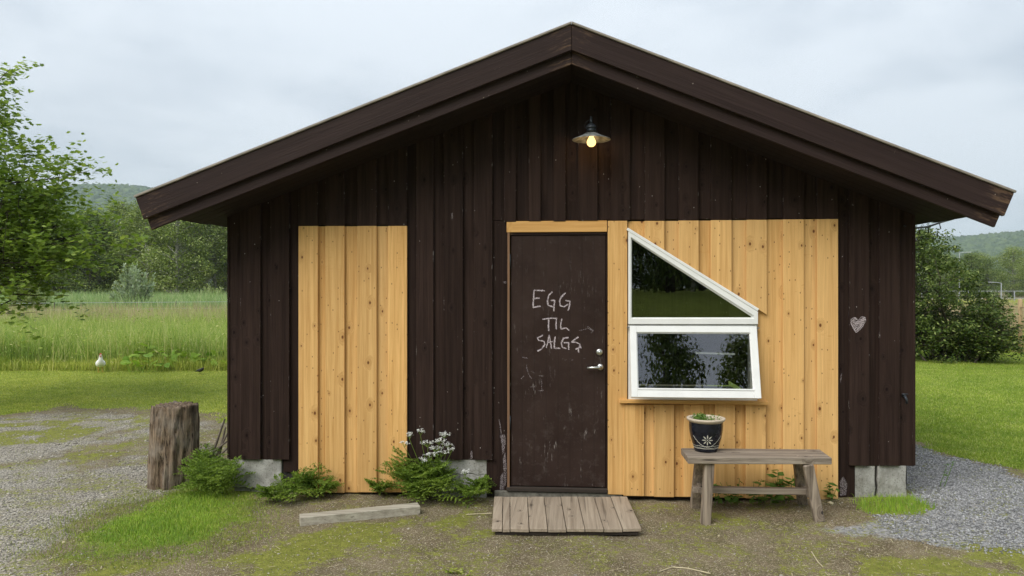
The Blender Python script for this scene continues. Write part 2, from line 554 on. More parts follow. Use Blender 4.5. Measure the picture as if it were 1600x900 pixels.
M['concrete'] = m_concrete()
M['dark_concrete'] = simple('dark_concrete', (0.15, 0.14, 0.115), 0.9, var=0.4, scale=30, bstr=0.5)  # darker mottled concrete tone for the door footing


def m_glass():
    m, nt, out = newmat('window_glass')
    fr = nd(nt, 'ShaderNodeFresnel', {'IOR': 1.55})
    tr = nd(nt, 'ShaderNodeBsdfTransparent', {'Color': C(0.82, 0.86, 0.84)})
    gl = nd(nt, 'ShaderNodeBsdfGlossy', {'Color': C(0.95, 0.95, 1.0), 'Roughness': 0.0})
    f = mth(nt, 'ADD', mth(nt, 'MULTIPLY', fr.outputs[0], 2.9), 0.02, True)   # coated double glazing reflects strongly
    mx = nd(nt, 'ShaderNodeMixShader', {0: f, 1: tr.outputs[0], 2: gl.outputs[0]})
    nt.links.new(mx.outputs[0], out.inputs['Surface'])
    return m


M['glass'] = m_glass()


def m_chalk(name='white_chalk', lo=0.38, hi=0.60, amt=0.95):
    m, nt, out = newmat(name)
    v = obj_coord(nt, False)
    n = noise(nt, v, 260.0, 3.0, 0.7)
    n2 = noise(nt, v, 40.0, 2.0)
    a = mth(nt, 'MULTIPLY', mapr(nt, n.outputs[0], lo, hi), mapr(nt, n2.outputs[0], 0.25, 0.50, 0.35 * amt, amt))
    p = nd(nt, 'ShaderNodeBsdfPrincipled', {'Base Color': C(0.72, 0.62, 0.64), 'Roughness': 0.95, 'Alpha': a, 'Specular IOR Level': 0.1})
    nt.links.new(p.outputs[0], out.inputs['Surface'])
    return m


M['chalk'] = m_chalk()
M['chalk_faint'] = m_chalk('rubbed_chalk', 0.48, 0.64, 0.6)


def m_leaf(name, a, b, trans=0.35, rough=0.5, spec=0.25, c3=None, up=0.0):
    """leaf colour varies from leaf to leaf"""
    m, nt, out = newmat(name)
    g = nd(nt, 'ShaderNodeNewGeometry')
    c = mixc(nt, g.outputs['Random Per Island'], C(*a), C(*b))
    if c3:
        r2 = mth(nt, 'FRACT', mth(nt, 'MULTIPLY', g.outputs['Random Per Island'], 37.7))
        c = mixc(nt, mth(nt, 'GREATER_THAN', r2, 0.84), c, C(*c3))
    if up:                                        # patches of paler and deeper growth
        oc = obj_coord(nt, False)
        pn = mth(nt, 'ADD', mth(nt, 'MULTIPLY', noise(nt, oc, 0.9, 4.0, 0.65).outputs[0], 0.6), mth(nt, 'MULTIPLY', noise(nt, oc, 5.0, 3.0, 0.6).outputs[0], 0.4))
        pv = mapr(nt, pn, 0.36, 0.64)
        pc_ = mixc(nt, pv, C(0.74, 0.82, 0.66), C(1.42, 1.26, 1.40))
        c = mixc(nt, 1.0, c, pc_, 'MULTIPLY')
    p = nd(nt, 'ShaderNodeBsdfPrincipled', {'Base Color': c, 'Roughness': rough, 'Specular IOR Level': spec})
    if up:                                        # shading normals tilted upward, so upright blades render brighter
        nv_ = nd(nt, 'ShaderNodeVectorMath', {0: g.outputs['Normal'], 1: (0, 0, up)}, operation='ADD')
        nn_ = nd(nt, 'ShaderNodeVectorMath', {0: nv_.outputs[0]}, operation='NORMALIZE')
        nt.links.new(nn_.outputs[0], p.inputs['Normal'])
    c2 = nd(nt, 'ShaderNodeVectorMath', {0: c, 1: (1.25, 1.3, 0.7)}, operation='MULTIPLY').outputs[0]
    t = nd(nt, 'ShaderNodeBsdfTranslucent', {'Color': c2})
    mx = nd(nt, 'ShaderNodeMixShader', {0: trans, 1: p.outputs[0], 2: t.outputs[0]})
    nt.links.new(mx.outputs[0], out.inputs['Surface'])
    return m


M['maple'] = m_leaf('maple_leaf', (0.115, 0.185, 0.030), (0.25, 0.34, 0.068), 0.45, c3=(0.32, 0.40, 0.10))
M['birchleaf'] = m_leaf('birch_leaf', (0.095, 0.145, 0.028), (0.24, 0.30, 0.068), 0.2, 0.6, 0.12, (0.38, 0.42, 0.18))
M['alderleaf'] = m_leaf('alder_leaf', (0.058, 0.098, 0.022), (0.155, 0.21, 0.048), 0.2, 0.6, 0.12, (0.25, 0.30, 0.09))
M['shrubleaf'] = m_leaf('shrub_leaf', (0.036, 0.068, 0.013), (0.105, 0.150, 0.028), 0.15, 0.5, 0.15, (0.20, 0.24, 0.07))
M['willow'] = m_leaf('willow_leaf', (0.24, 0.31, 0.20), (0.42, 0.48, 0.34), 0.3)
M['paleleaf'] = m_leaf('pale_bush_leaf', (0.22, 0.28, 0.10), (0.38, 0.42, 0.20), 0.3)
M['fern'] = m_leaf('fern_leaf', (0.105, 0.175, 0.028), (0.23, 0.33, 0.062), 0.4, up=0.3, spec=0.12)
M['nettle'] = m_leaf('nettle_leaf', (0.075, 0.16, 0.025), (0.14, 0.25, 0.045), 0.35, up=0.5)
M['butterbur'] = m_leaf('broad_leaf', (0.15, 0.27, 0.03), (0.30, 0.43, 0.06), 0.4, up=0.4)
M['lawn'] = m_leaf('lawn_blade', (0.21, 0.285, 0.038), (0.38, 0.44, 0.078), 0.35, c3=(0.48, 0.50, 0.15), up=1.2, spec=0.1)
M['lawn_deep'] = m_leaf('deep_lawn_blade', (0.145, 0.245, 0.026), (0.285, 0.385, 0.052), 0.35, c3=(0.40, 0.46, 0.14), up=1.2, spec=0.1)
M['clump'] = m_leaf('lush_blade', (0.13, 0.25, 0.016), (0.26, 0.40, 0.034), 0.3, up=1.0, c3=(0.30, 0.38, 0.06))
M['mossblade'] = m_leaf('thin_blade', (0.15, 0.20, 0.03), (0.27, 0.31, 0.06), 0.35, up=1.0)
M['meadow'] = m_leaf('meadow_blade', (0.16, 0.26, 0.045), (0.32, 0.40, 0.095), 0.35, c3=(0.46, 0.47, 0.20), up=0.6, spec=0.1)
M['reed'] = m_leaf('reed_blade', (0.14, 0.235, 0.075), (0.26, 0.37, 0.14), 0.35, c3=(0.38, 0.44, 0.22), up=0.6)
M['dry'] = m_leaf('seeding_grass', (0.25, 0.215, 0.12), (0.40, 0.36, 0.20), 0.3, c3=(0.33, 0.22, 0.16), up=0.6)
M['hillwood'] = m_leaf('hill_forest', (0.032, 0.060, 0.026), (0.095, 0.135, 0.050), 0.0, 0.9, 0.05)


def m_stone(name, a, b):
    m, nt, out = newmat(name)
    g = nd(nt, 'ShaderNodeNewGeometry')
    c = mixc(nt, g.outputs['Random Per Island'], C(*a), C(*b))
    n = noise(nt, obj_coord(nt, False), 90.0, 3.0)
    c = mixc(nt, mapr(nt, n.outputs[0], 0.35, 0.65, 0, 0.4), c, C(*[x * 0.6 for x in a]))
    bsdf(nt, out, c, 0.85, **{'Specular IOR Level': 0.25})
    return m


M['gravel'] = m_stone('pale_grey_gravel', (0.15, 0.15, 0.152), (0.55, 0.545, 0.54))
M['grit'] = m_stone('yard_grit', (0.19, 0.17, 0.14), (0.52, 0.475, 0.40))


def m_bark(name, a, b, sc=(9, 9, 2)):
    m, nt, out = newmat(name)
    v = obj_coord(nt, True)
    n = noise(nt, scaled(nt, v, sc), 1.0, 5.0, 0.65)
    c = mixc(nt, mapr(nt, n.outputs[0], 0.38, 0.62), C(*a), C(*b))
    bsdf(nt, out, c, 0.9, n.outputs[0], 0.6, 0.02, **{'Specular IOR Level': 0.15})
    return m


M['bark'] = m_bark('bark', (0.045, 0.036, 0.028), (0.13, 0.11, 0.09))
M['birchbark'] = m_bark('birch_bark', (0.12, 0.11, 0.10), (0.50, 0.48, 0.44), (3, 3, 9))


def m_stump():
    m, nt, out = newmat('weathered_stump')
    v = obj_coord(nt, False)
    a = noise(nt, scaled(nt, v, (38, 38, 3.2)), 1.0, 6.0, 0.75, 0.6)
    b = noise(nt, v, 6.0, 4.0)
    c_ = noise(nt, scaled(nt, v, (90, 90, 6)), 1.0, 3.0, 0.7)
    c = mixc(nt, mapr(nt, a.outputs[0], 0.41, 0.60), C(0.080, 0.052, 0.034), C(0.34, 0.25, 0.17))
    c = mixc(nt, mapr(nt, b.outputs[0], 0.45, 0.65, 0, 0.7), c, C(0.34, 0.29, 0.235))
    c = mixc(nt, mapr(nt, c_.outputs[0], 0.57, 0.66), c, C(0.025, 0.018, 0.013))
    h = mth(nt, 'ADD', a.outputs[0], mth(nt, 'MULTIPLY', c_.outputs[0], 0.6))
    bsdf(nt, out, c, 0.9, h, 1.0, 0.02, **{'Specular IOR Level': 0.15})
    return m


M['stump'] = m_stump()


def m_pot():
    m, nt, out = newmat('dark_glaze')
    n = noise(nt, obj_coord(nt, False), 30.0, 3.0)
    c = mixc(nt, mapr(nt, n.outputs[0], 0.4, 0.7), C(0.008, 0.009, 0.014), C(0.016, 0.018, 0.028))
    bsdf(nt, out, c, 0.14, **{'Specular IOR Level': 0.32})
    return m


M['glaze'] = m_pot()
M['rim'] = simple('bare_clay_rim', (0.50, 0.42, 0.32), 0.7, var=0.15, scale=40)
M['slip'] = simple('cream_slip', (0.55, 0.53, 0.46), 0.6, var=0.1)
M['enamel'] = simple('chipped_enamel', (0.20, 0.21, 0.20), 0.5, 0.2, var=0.8, scale=28)


def m_bulb():
    m, nt, out = newmat('lit_bulb')
    e = nd(nt, 'ShaderNodeEmission', {'Color': C(1.0, 0.60, 0.20), 'Strength': 1.25})
    nt.links.new(e.outputs[0], out.inputs['Surface'])
    m2, nt2, out2 = newmat('lit_filament')
    e2 = nd(nt2, 'ShaderNodeEmission', {'Color': C(1.0, 0.80, 0.45), 'Strength': 14.0})
    nt2.links.new(e2.outputs[0], out2.inputs['Surface'])
    return m, m2


M['bulb'], M['filament'] = m_bulb()

# ------------------------------------------------------------------ ground cover masks
def gpoly(pts):
    return np.array([[G(x, y).x, G(x, y).y] for x, y in pts])


def poly_sd(P, poly):
    """signed distance (m), positive inside; P (n,2)"""
    n = len(poly)
    d = np.full(len(P), 1e9)
    ins = np.zeros(len(P), bool)
    for i in range(n):
        a, b = poly[i], poly[(i + 1) % n]
        e = b - a
        w = P - a
        t = np.clip((w @ e) / max(e @ e, 1e-12), 0, 1)
        q = w - t[:, None] * e
        d = np.minimum(d, np.sqrt((q ** 2).sum(1)))
        c1 = (a[1] <= P[:, 1]) & (b[1] > P[:, 1])
        c2 = (a[1] > P[:, 1]) & (b[1] <= P[:, 1])
        cr = e[0] * w[:, 1] - e[1] * w[:, 0]
        ins ^= (c1 & (cr > 0)) | (c2 & (cr < 0))
    return np.where(ins, d, -d)


_tab = np.random.default_rng(5).random((64, 64))


def vnoise(x, y, s):
    x, y = np.asarray(x) * s + 1000.3, np.asarray(y) * s + 1000.7
    xi, yi = np.floor(x).astype(int), np.floor(y).astype(int)
    fx, fy = x - xi, y - yi
    fx, fy = fx * fx * (3 - 2 * fx), fy * fy * (3 - 2 * fy)
    g = lambda i, j: _tab[i % 64, j % 64]
    return (g(xi, yi) * (1 - fx) + g(xi + 1, yi) * fx) * (1 - fy) + (g(xi, yi + 1) * (1 - fx) + g(xi + 1, yi + 1) * fx) * fy


def fbm(x, y, s):
    return (vnoise(x, y, s) + 0.5 * vnoise(x, y, s * 2.1) + 0.25 * vnoise(x, y, s * 4.3) + 0.12 * vnoise(x, y, s * 9.1)) / 1.87


def far(px, depth):
    r = ray(px, 450)
    return (CAM.x + r.x * depth, CAM.y + r.y * depth)


_pl = {
    'clump': gpoly([(112, 850), (150, 812), (235, 782), (300, 766), (340, 735), (368, 750), (372, 800), (365, 832), (300, 858), (200, 868)]),
    'moss_l': gpoly([(70, 905), (110, 862), (230, 868), (372, 830), (470, 815), (665, 795), (778, 778), (770, 838), (660, 858), (560, 905), (400, 1100), (-200, 1100)]),
    'moss_r': gpoly([(1240, 905), (1300, 872), (1395, 855), (1620, 866), (2200, 880), (2200, 1100), (1100, 1100)]),
    'moss_m': gpoly([(1010, 778), (1320, 775), (1330, 860), (1180, 880), (1000, 850), (940, 860), (1010, 820)]),
    'tuft_r': gpoly([(1332, 792), (1370, 779), (1415, 782), (1478, 812), (1452, 824), (1360, 815)]),
    'gravel_r': gpoly([(1300, 838), (1380, 815), (1395, 770), (1424, 705), (1470, 722), (1560, 742), (1640, 765), (2300, 850), (2300, 905), (1620, 868), (1400, 858)]),
    'gravel_l': gpoly([(-900, 660), (0, 652), (110, 640), (240, 650), (357, 660), (357, 700), (300, 770), (235, 783), (150, 812), (105, 858), (80, 905), (-100, 1100), (-2500, 1100)]),
    'streak1': gpoly([(-150, 790), (0, 748), (110, 708), (200, 690), (210, 706), (120, 740), (0, 778), (-150, 830)]),
    'streak2': gpoly([(-200, 668), (60, 650), (230, 645), (240, 668), (150, 692), (0, 700), (-200, 720)]),
    'lawn_r': None, 'lawn_l': None,
}
_lawnL = np.array([(-60, 3.9), (G(-300, 662).x, G(-300, 662).y), (G(0, 648).x, G(0, 648).y), (G(110, 634).x, G(110, 634).y), (G(235, 640).x, G(235, 640).y), (G(357, 652).x, G(357, 652).y), (-2.2, 60), (-60, 60)])
_lawnR = np.array([(G(1424, 698).x, G(1424, 698).y), (G(1470, 718).x, G(1470, 718).y), (G(1560, 738).x, G(1560, 738).y), (G(1640, 762).x, G(1640, 762).y), (14, -1.4), (60, -1.4), (60, 60), (2.4, 60), (2.4, 2.0)])


def cover(x, y):
    """gravel, moss, grass weights (the rest is trodden earth) and the shares of lush clump and blue gravel"""
    P = np.stack([x, y], 1)
    j = (fbm(x, y, 1.7) - 0.5) * 0.9 + (fbm(x, y, 7.0) - 0.5) * 0.35
    s = lambda k, w=0.10, a=1.0: ss(-w, w, poly_sd(P, _pl[k]) + j * a * 0.75)
    mott = ss(.28, .66, fbm(x, y, 4.5)) * .75 + .25
    lawnL = ss(-0.25, 0.25, poly_sd(P, _lawnL) + j * 1.2)
    lawnR = ss(-0.08, 0.08, poly_sd(P, _lawnR) + j * 0.35)
    back = ss(-9.5, -11.5, y)                       # grass behind the camera
    gl = s('gravel_l', 0.2)
    gr = s('gravel_r', 0.10, 0.8)
    clump = s('clump', 0.16, 0.9)
    tuft = s('tuft_r', 0.06, 0.4)
    thin = fbm(x, y, 2.3)
    moss = np.maximum.reduce([s('moss_l', 0.45) * ss(0.18, 0.62, thin) * 0.95, s('moss_r', 0.2) * ss(0.2, 0.45, thin), s('moss_m', 0.45) * ss(0.25, 0.70, thin) * 0.7,
                              s('streak1', 0.5, 1.6) * 0.8, s('streak2', 0.5, 1.6) * 0.75, 0.5 * gl * ss(0.4, 0.75, thin), 0.44 + 0 * x]) * mott
    grass = np.maximum.reduce([lawnL, lawnR, back, clump, tuft])
    moss = moss * (1 - grass)
    gravel = np.maximum(gl * (0.45 + 0.55 * ss(.35, .6, fbm(x, y, .9))), gr) * (1 - grass) * (1 - 0.75 * moss * (1 - gr))
    return gravel, moss, grass, clump, gr, lawnL, lawnR, tuft


def m_ground():
    m, nt, out = newmat('ground_cover')
    v = nd(nt, 'ShaderNodeTexCoord').outputs['Object']
    at = nd(nt, 'ShaderNodeAttribute', attribute_name='cover')
    sp = nd(nt, 'ShaderNodeSeparateColor', {0: at.outputs['Color']})
    at2 = nd(nt, 'ShaderNodeAttribute', attribute_name='tone')
    sp2 = nd(nt, 'ShaderNodeSeparateColor', {0: at2.outputs['Color']})
    f1 = noise(nt, v, 14.0, 5.0, 0.7)
    f2 = noise(nt, v, 2.2, 4.0, 0.6)
    f3 = noise(nt, v, 110.0, 3.0, 0.7)
    f4 = noise(nt, v, 5.5, 6.0, 0.75)
    f5 = noise(nt, v, 42.0, 4.0, 0.75)
    vo = nd(nt, 'ShaderNodeTexVoronoi', {'Vector': v, 'Scale': 75.0})
    vo2 = nd(nt, 'ShaderNodeTexVoronoi', {'Vector': v, 'Scale': 170.0})
    cell = nd(nt, 'ShaderNodeSeparateColor', {0: vo.outputs['Color']}).outputs[0]
    cell2 = nd(nt, 'ShaderNodeSeparateColor', {0: vo2.outputs['Color']}).outputs[0]

    def edge(w, k=1.1):
        a = mth(nt, 'ADD', w, mth(nt, 'MULTIPLY', mth(nt, 'SUBTRACT', mth(nt, 'ADD', mth(nt, 'MULTIPLY', f1.outputs[0], .5), mth(nt, 'MULTIPLY', f5.outputs[0], .5)), 0.5), k * 2.2))
        return mapr(nt, a, 0.30, 0.72, 0, 1, True)
    # trodden earth
    c = mixc(nt, mapr(nt, f2.outputs[0], 0.3, 0.7), C(0.115, 0.088, 0.049), C(0.235, 0.187, 0.118))
    c = mixc(nt, mapr(nt, f3.outputs[0], 0.52, 0.66), c, C(0.085, 0.068, 0.046))
    c = mixc(nt, mth(nt, 'MULTIPLY', mapr(nt, f4.outputs[0], 0.48, 0.62), 0.45), c, C(0.105, 0.105, 0.032))
    c = mixc(nt, mth(nt, 'MULTIPLY', mth(nt, 'GREATER_THAN', cell2, 0.84), 0.65), c, C(0.45, 0.39, 0.28))
    # yard gravel
    g = mixc(nt, cell, C(0.24, 0.213, 0.17), C(0.58, 0.53, 0.445))
    g = mixc(nt, mapr(nt, vo.outputs['Distance'], 0.45, 0.62), g, C(0.12, 0.113, 0.10))
    g = mixc(nt, mapr(nt, f2.outputs[0], 0.42, 0.62, 0, 0.35), g, C(0.235, 0.20, 0.150))
    gb = mixc(nt, cell, C(0.13, 0.13, 0.13), C(0.40, 0.395, 0.39))
    g = mixc(nt, sp2.outputs[0], g, gb)
    c = mixc(nt, edge(sp.outputs[0]), c, g)
    # moss and thin grass
    mo = mixc(nt, mapr(nt, f1.outputs[0], 0.3, 0.7), C(0.14, 0.155, 0.026), C(0.285, 0.29, 0.060))
    mo = mixc(nt, mapr(nt, f3.outputs[0], 0.5, 0.66), mo, C(0.10, 0.085, 0.04))
    c = mixc(nt, edge(sp.outputs[1], 1.5), c, mo)
    # turf under the grass blades
    gc = mixc(nt, mapr(nt, f2.outputs[0], 0.3, 0.7), C(0.19, 0.245, 0.034), C(0.31, 0.36, 0.062))
    gc = mixc(nt, mapr(nt, f3.outputs[0], 0.45, 0.65), gc, C(0.11, 0.14, 0.028))
    c = mixc(nt, edge(sp.outputs[2], 0.8), c, gc)
    h = mth(nt, 'ADD', mth(nt, 'MULTIPLY', vo.outputs['Distance'], -0.6), f3.outputs[0])
    bsdf(nt, out, c, 0.95, h, 0.7, 0.012, **{'Specular IOR Level': 0.12})
    return m


M['ground'] = m_ground()


def axis(lo, hi, step, out_lo, out_hi, k=1.22):
    a = list(np.arange(lo, hi, step))
    s, x = step, hi
    while x < out_hi:
        a.append(x); s *= k; x += s
    a.append(out_hi)
    s, x = step, lo - step
    pre = []
    while x > out_lo:
        pre.append(x); s *= k; x -= s
    pre.append(out_lo)
    return np.array(pre[::-1] + a)


gx = axis(-7.5, 6.5, 0.05, -3200, 3200)
gy = axis(-3.0, 5.2, 0.05, -3200, 3200)
XX, YY = np.meshgrid(gx, gy)
xx, yy = XX.ravel(), YY.ravel()
cv_ = cover(xx, yy)
near = (np.abs(xx) < 9) & (np.abs(yy) < 9)
ZZ = gz(xx, yy) + np.where(near, (fbm(xx, yy, 2.0) - 0.5) * 0.022 + (fbm(xx, yy, 9) - 0.5) * 0.010, 0)
nx, ny = len(gx), len(gy)
ii = np.arange(nx * ny).reshape(ny, nx)
quads = np.stack([ii[:-1, :-1], ii[:-1, 1:], ii[1:, 1:], ii[1:, :-1]], -1).reshape(-1, 4)
ground = np_mesh('ground', np.stack([xx, yy, ZZ], 1), [quads], M['ground'], smooth=True)
tag(ground, kind='structure')
for nm, ch in (('cover', cv_[:3]), ('tone', (cv_[4], cv_[3], cv_[7]))):
    a = ground.data.color_attributes.new(nm, 'FLOAT_COLOR', 'POINT')
    a.data.foreach_set('color', np.stack([ch[0], ch[1], ch[2], np.ones_like(xx)], 1).astype(np.float32).ravel())


def zat(x, y):
    x, y = np.asarray(x, float), np.asarray(y, float)
    n_ = (np.abs(x) < 9) & (np.abs(y) < 9)
    return gz(x, y) + np.where(n_, (fbm(x, y, 2.0) - 0.5) * 0.022 + (fbm(x, y, 9) - 0.5) * 0.010, 0)


def zt(x, y):
    return float(zat(np.array([x]), np.array([y]))[0])


# ------------------------------------------------------------------ the shed
shed = empty('shed', (0, 0, 0))
tag(shed, 'dark brown wooden shed with low gabled roof and fresh pine patches', 'shed')

OVH = -0.50                                  # front face of the rake boards
AP = W(893, 38, OVH)                         # roof apex
EL_, ER_ = W(211.6, 309, OVH), W(1585, 301.6, OVH)
sl_l = (AP.z - EL_.z) / (AP.x - EL_.x)
sl_r = (AP.z - ER_.z) / (ER_.x - AP.x)
VT = (98 - 38) * (AP.y - CAM.y) / F * 1.0     # vertical depth of the two rake boards together
V1 = VT * 40 / 60


def top_z(x):
    return AP.z - (sl_l * (AP.x - x) if x < AP.x else sl_r * (x - AP.x))


def sof_z(x):
    return top_z(x) - VT + 0.012


XL, XR = W(357, 540).x, W(1428, 540).x
BACK = 6.2
Y_OV, Y_UN = 0.0, 0.027                        # front faces of the over and under boards

# openings (wall coordinates)
dx0, dx1 = W(797, 560).x, W(947.5, 560).x
dz0, dz1 = W(870, 763).z, W(870, 366).z
wx0, wx1 = W(984, 500).x, W(1184, 500).x

# the wall behind the boards, with the door and window left open
fw = MB()
wz0, wz1 = W(1080, 624).z, W(1080, 364).z
for x0, x1, z0, z1 in ((XL + .03, dx0 - .05, .12, None), (dx0 - .05, dx1 + .04, dz1 + .06, None), (dx1 + .04, wx0, .12, None), (wx0, wx1, .12, wz0), (wx0, wx1, wz1, None), (wx1, XR - .03, .12, None)):
    if z1 is None:
        xs = [x0, x1] if not (x0 < AP.x < x1) else [x0, AP.x, x1]
        pts = [(x0, z0), (x1, z0)] + [(x, sof_z(x) + 0.02) for x in reversed(xs)]
    else:
        pts = [(x0, z0), (x1, z0), (x1, z1), (x0, z1)]
    fw.prism(pts, 0.052, 0.14)
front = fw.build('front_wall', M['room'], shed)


def board(px0, px1, yb, yt, layer, mat, name='board', gap=0.0012, slope=None, parent=None, dz=0.0, y0=None):
    """one vertical board between two photo columns; yt None = up under the roof"""
    yf = (Y_OV if layer == 'o' else Y_UN) if y0 is None else y0
    yf += random.uniform(-0.002, 0.002)
    ybm = yb
    x0, x1 = W(px0, 500, yf).x + gap, W(px1, 500, yf).x - gap
    zb = W((px0 + px1) / 2, ybm, yf).z + dz
    if yt is None:
        xs = [x0, x1] if not (x0 < AP.x < x1) else [x0, AP.x, x1]
        top = [(x, sof_z(x) - 0.004) for x in reversed(xs)]
    elif slope:
        top = [(x1, W(px1, slope(px1), yf).z), (x0, W(px0, slope(px0), yf).z)]
    else:
        zt_ = W((px0 + px1) / 2, yt, yf).z
        top = [(x1, zt_), (x0, zt_)]
    if slope and yt == 'bottom':
        pass
    b = MB().prism([(x0, zb), (x1, zb)] + top, yf, yf + 0.0225)
    return b.build(name, mat, parent or front, bevel=0.0025)


OV = [(375, 407), (422, 452), (466, 496.5), (508, 538.5), (557.5, 588.5), (606, 636), (650, 677.5), (693, 723.5), (740, 769.5), (787.5, 806.5), (826, 845), (864.5, 884), (903, 934), (954, 985),
      (1007, 1039), (1060, 1092), (1110.5, 1143.5), (1167, 1199), (1224, 1257), (1277, 1309.5), (1327, 1359), (1374, 1407)]


def bot(px):
    if px < 460: return 718
    if px < 640: return 352.5
    if px < 780: return 718.5
    if px < 1320: return 346.5 - (px - 790) / 520 * 4.5
    return 728


for a, b in OV:
    m_ = (a + b) / 2
    board(a, b, bot(m_) + random.uniform(-1, 1) * (0.8 if 780 < m_ < 1000 else 0.3), None, 'o', M['brown'])
edges = [(357, 375)] + [(OV[i][1], OV[i + 1][0]) for i in range(len(OV) - 1)] + [(1407, 1428)]
for a, b in edges:
    m_ = (a + b) / 2
    yb = bot(m_)
    if 452 <= a < 460: yb = 738
    if a == 636: yb = 735
    if 769 < a < 775: yb = 767
    if 1309 < a < 1312: yb = 777
    e0 = 9 if a > 360 else 0
    e1 = 9 if b < 1420 else 0
    if 769 < a < 775:
        board(a - 9, 793.5, 767, 345, 'u', M['brown'], gap=0)
        board(a - 9, b + 9, 344.5, None, 'u', M['brown'], gap=0)
    else:
        board(a - e0, b + e1, yb - (1.5 if 460 < m_ < 635 or 790 < m_ < 1300 else 0), None, 'u', M['brown'], gap=0)
# bare patches where the paint has come off
M['bare'] = m_chalk('peeled_paint', 0.50, 0.58, 0.6)
for y_, pts in ((.0235, [(781.5, 680), (789, 679), (790.5, 690), (788.5, 703), (785.5, 712), (784, 698)]), (.0235, [(786, 716), (789.5, 706), (791.5, 730), (791, 752), (788.5, 762), (787, 742)]),
                (.0235, [(779, 655), (780.5, 655), (784, 678), (783, 680)]), (.0235, [(786, 440), (791, 439), (792, 442), (788, 443)]), (-.0045, [(1330.5, 317), (1333.5, 318), (1334, 322), (1331, 321)]),
                (.0235, [(1312.5, 592), (1315.5, 582), (1315, 590), (1313.5, 598)]), (.0235, [(1312, 752), (1318, 744), (1324, 757), (1322, 774), (1313, 775)]), (-.0045, [(705, 334), (707, 331), (708, 340), (706, 344)]),
                (.0235, [(782, 745), (786, 738), (787, 764), (781, 766)]), (-.0045, [(735, 706), (738, 704), (738.5, 716), (735.5, 717)])):
    q = [W(a, b, y_) for a, b in pts]
    MB().add([(p.x, y_, p.z) for p in q], [tuple(range(len(q) - 1, -1, -1))]).build('bare_patch', M['bare'], front)
# corner boards that wrap the ends
for x0, x1 in ((XL - 0.022, XL - 0.001), (XR + 0.001, XR + 0.022)):
    xm = (x0 + x1) / 2
    MB().box(x0, x1, 0.02, 0.16, W(390 if xm < 0 else 1410, 718 if xm < 0 else 728).z, sof_z(xm) - 0.01).build('corner_board', M['brown'], front, bevel=0.003)

# fresh pine: patch left of the door
for a, b in ((466, 496.7), (507.7, 538.4), (557.5, 588.7), (606, 636)):
    board(a, b, 770 + random.uniform(-1, 1), 353, 'o', M['pine'])
for a, b in ((496.7, 507.7), (538.4, 557.5), (588.7, 606)):
    board(a - 7, b + 7, 769.5, 353.5, 'u', M['pine'], gap=0)
# header and post beside the door
zh0, zh1 = W(870, 362.5).z, W(870, 345).z
MB().box(W(791.5, 350).x, W(948.5, 350).x, 0.004, 0.040, zh0, zh1).build('header_board', M['pine_x'], front, bevel=0.002)
board(949.5, 980.5, 773, 345, 'o', M['pine'], y0=0.003)
SL = lambda p: 360.0 + (p - 981) * (492 - 360) / (1197 - 981)          # upper edge of the window


def pine_slope(a, b, layer, yt):
    yf = Y_OV if layer == 'o' else Y_UN
    x0, x1 = W(a, 420, yf).x + (0.001 if layer == 'o' else 0), W(b, 420, yf).x - (0.001 if layer == 'o' else 0)
    z = lambda p, q: W(p, q, yf).z
    pts = [(x0, z(a, SL(a) - 1)), (x1, z(b, SL(b) - 1)), (x1, z(b, yt)), (x0, z(a, yt))]
    MB().prism(pts, yf, yf + 0.0225).build('board', M['pine'], front, bevel=0.002)


tY = lambda p: 346 - (p - 950) / 360 * 4
for a, b in ((1007, 1038.5), (1060, 1092), (1110.5, 1143.5), (1166, 1198.5)):
    pine_slope(a, b, 'o', tY((a + b) / 2))
for a, b in ((981, 1016), (1030, 1068), (1084, 1118), (1136, 1174)):
    pine_slope(a, b, 'u', tY((a + b) / 2) + 0.4)
for a, b, l in ((1184.2, 1232, 'u'), (1223, 1256.5, 'o'), (1249, 1285, 'u'), (1276.5, 1310, 'o')):
    board(a, b, 779 + (a - 1198) * 0.03, tY((a + b) / 2), l, M['pine'], gap=0.001 if l == 'o' else 0)
for a, b in ((974, 1006.7), (1021.7, 1053.5), (1068, 1100), (1117, 1149), (1165, 1197)):
    board(a, b, 775.5 + (a - 974) * 0.018 + random.uniform(-.6, .6), 632, 'o', M['pine'], y0=-0.004 if a < 980 else None)
for a, b in ((1006.7, 1021.7), (1053.5, 1068), (1100, 1117), (1149, 1165)):
    board(a - 7, b + 7, 775 + (a - 974) * 0.018, 632, 'u', M['pine'], gap=0)
# sill under the window
MB().box(W(968, 629, -.035).x, W(1201, 629, -.035).x, -0.035, 0.05, W(1080, 631.5, -.035).z, W(1080, 626, -.035).z).build('window_sill', M['pine_x'], shed, bevel=0.003)

# door
yd = 0.028
door = MB()
nb = 8
door.box(dx0 + .004, dx1 - .004, yd, yd + 0.045, dz0 + .006, dz1 - .006)
dr = door.build('door', None, shed, bevel=0.004)


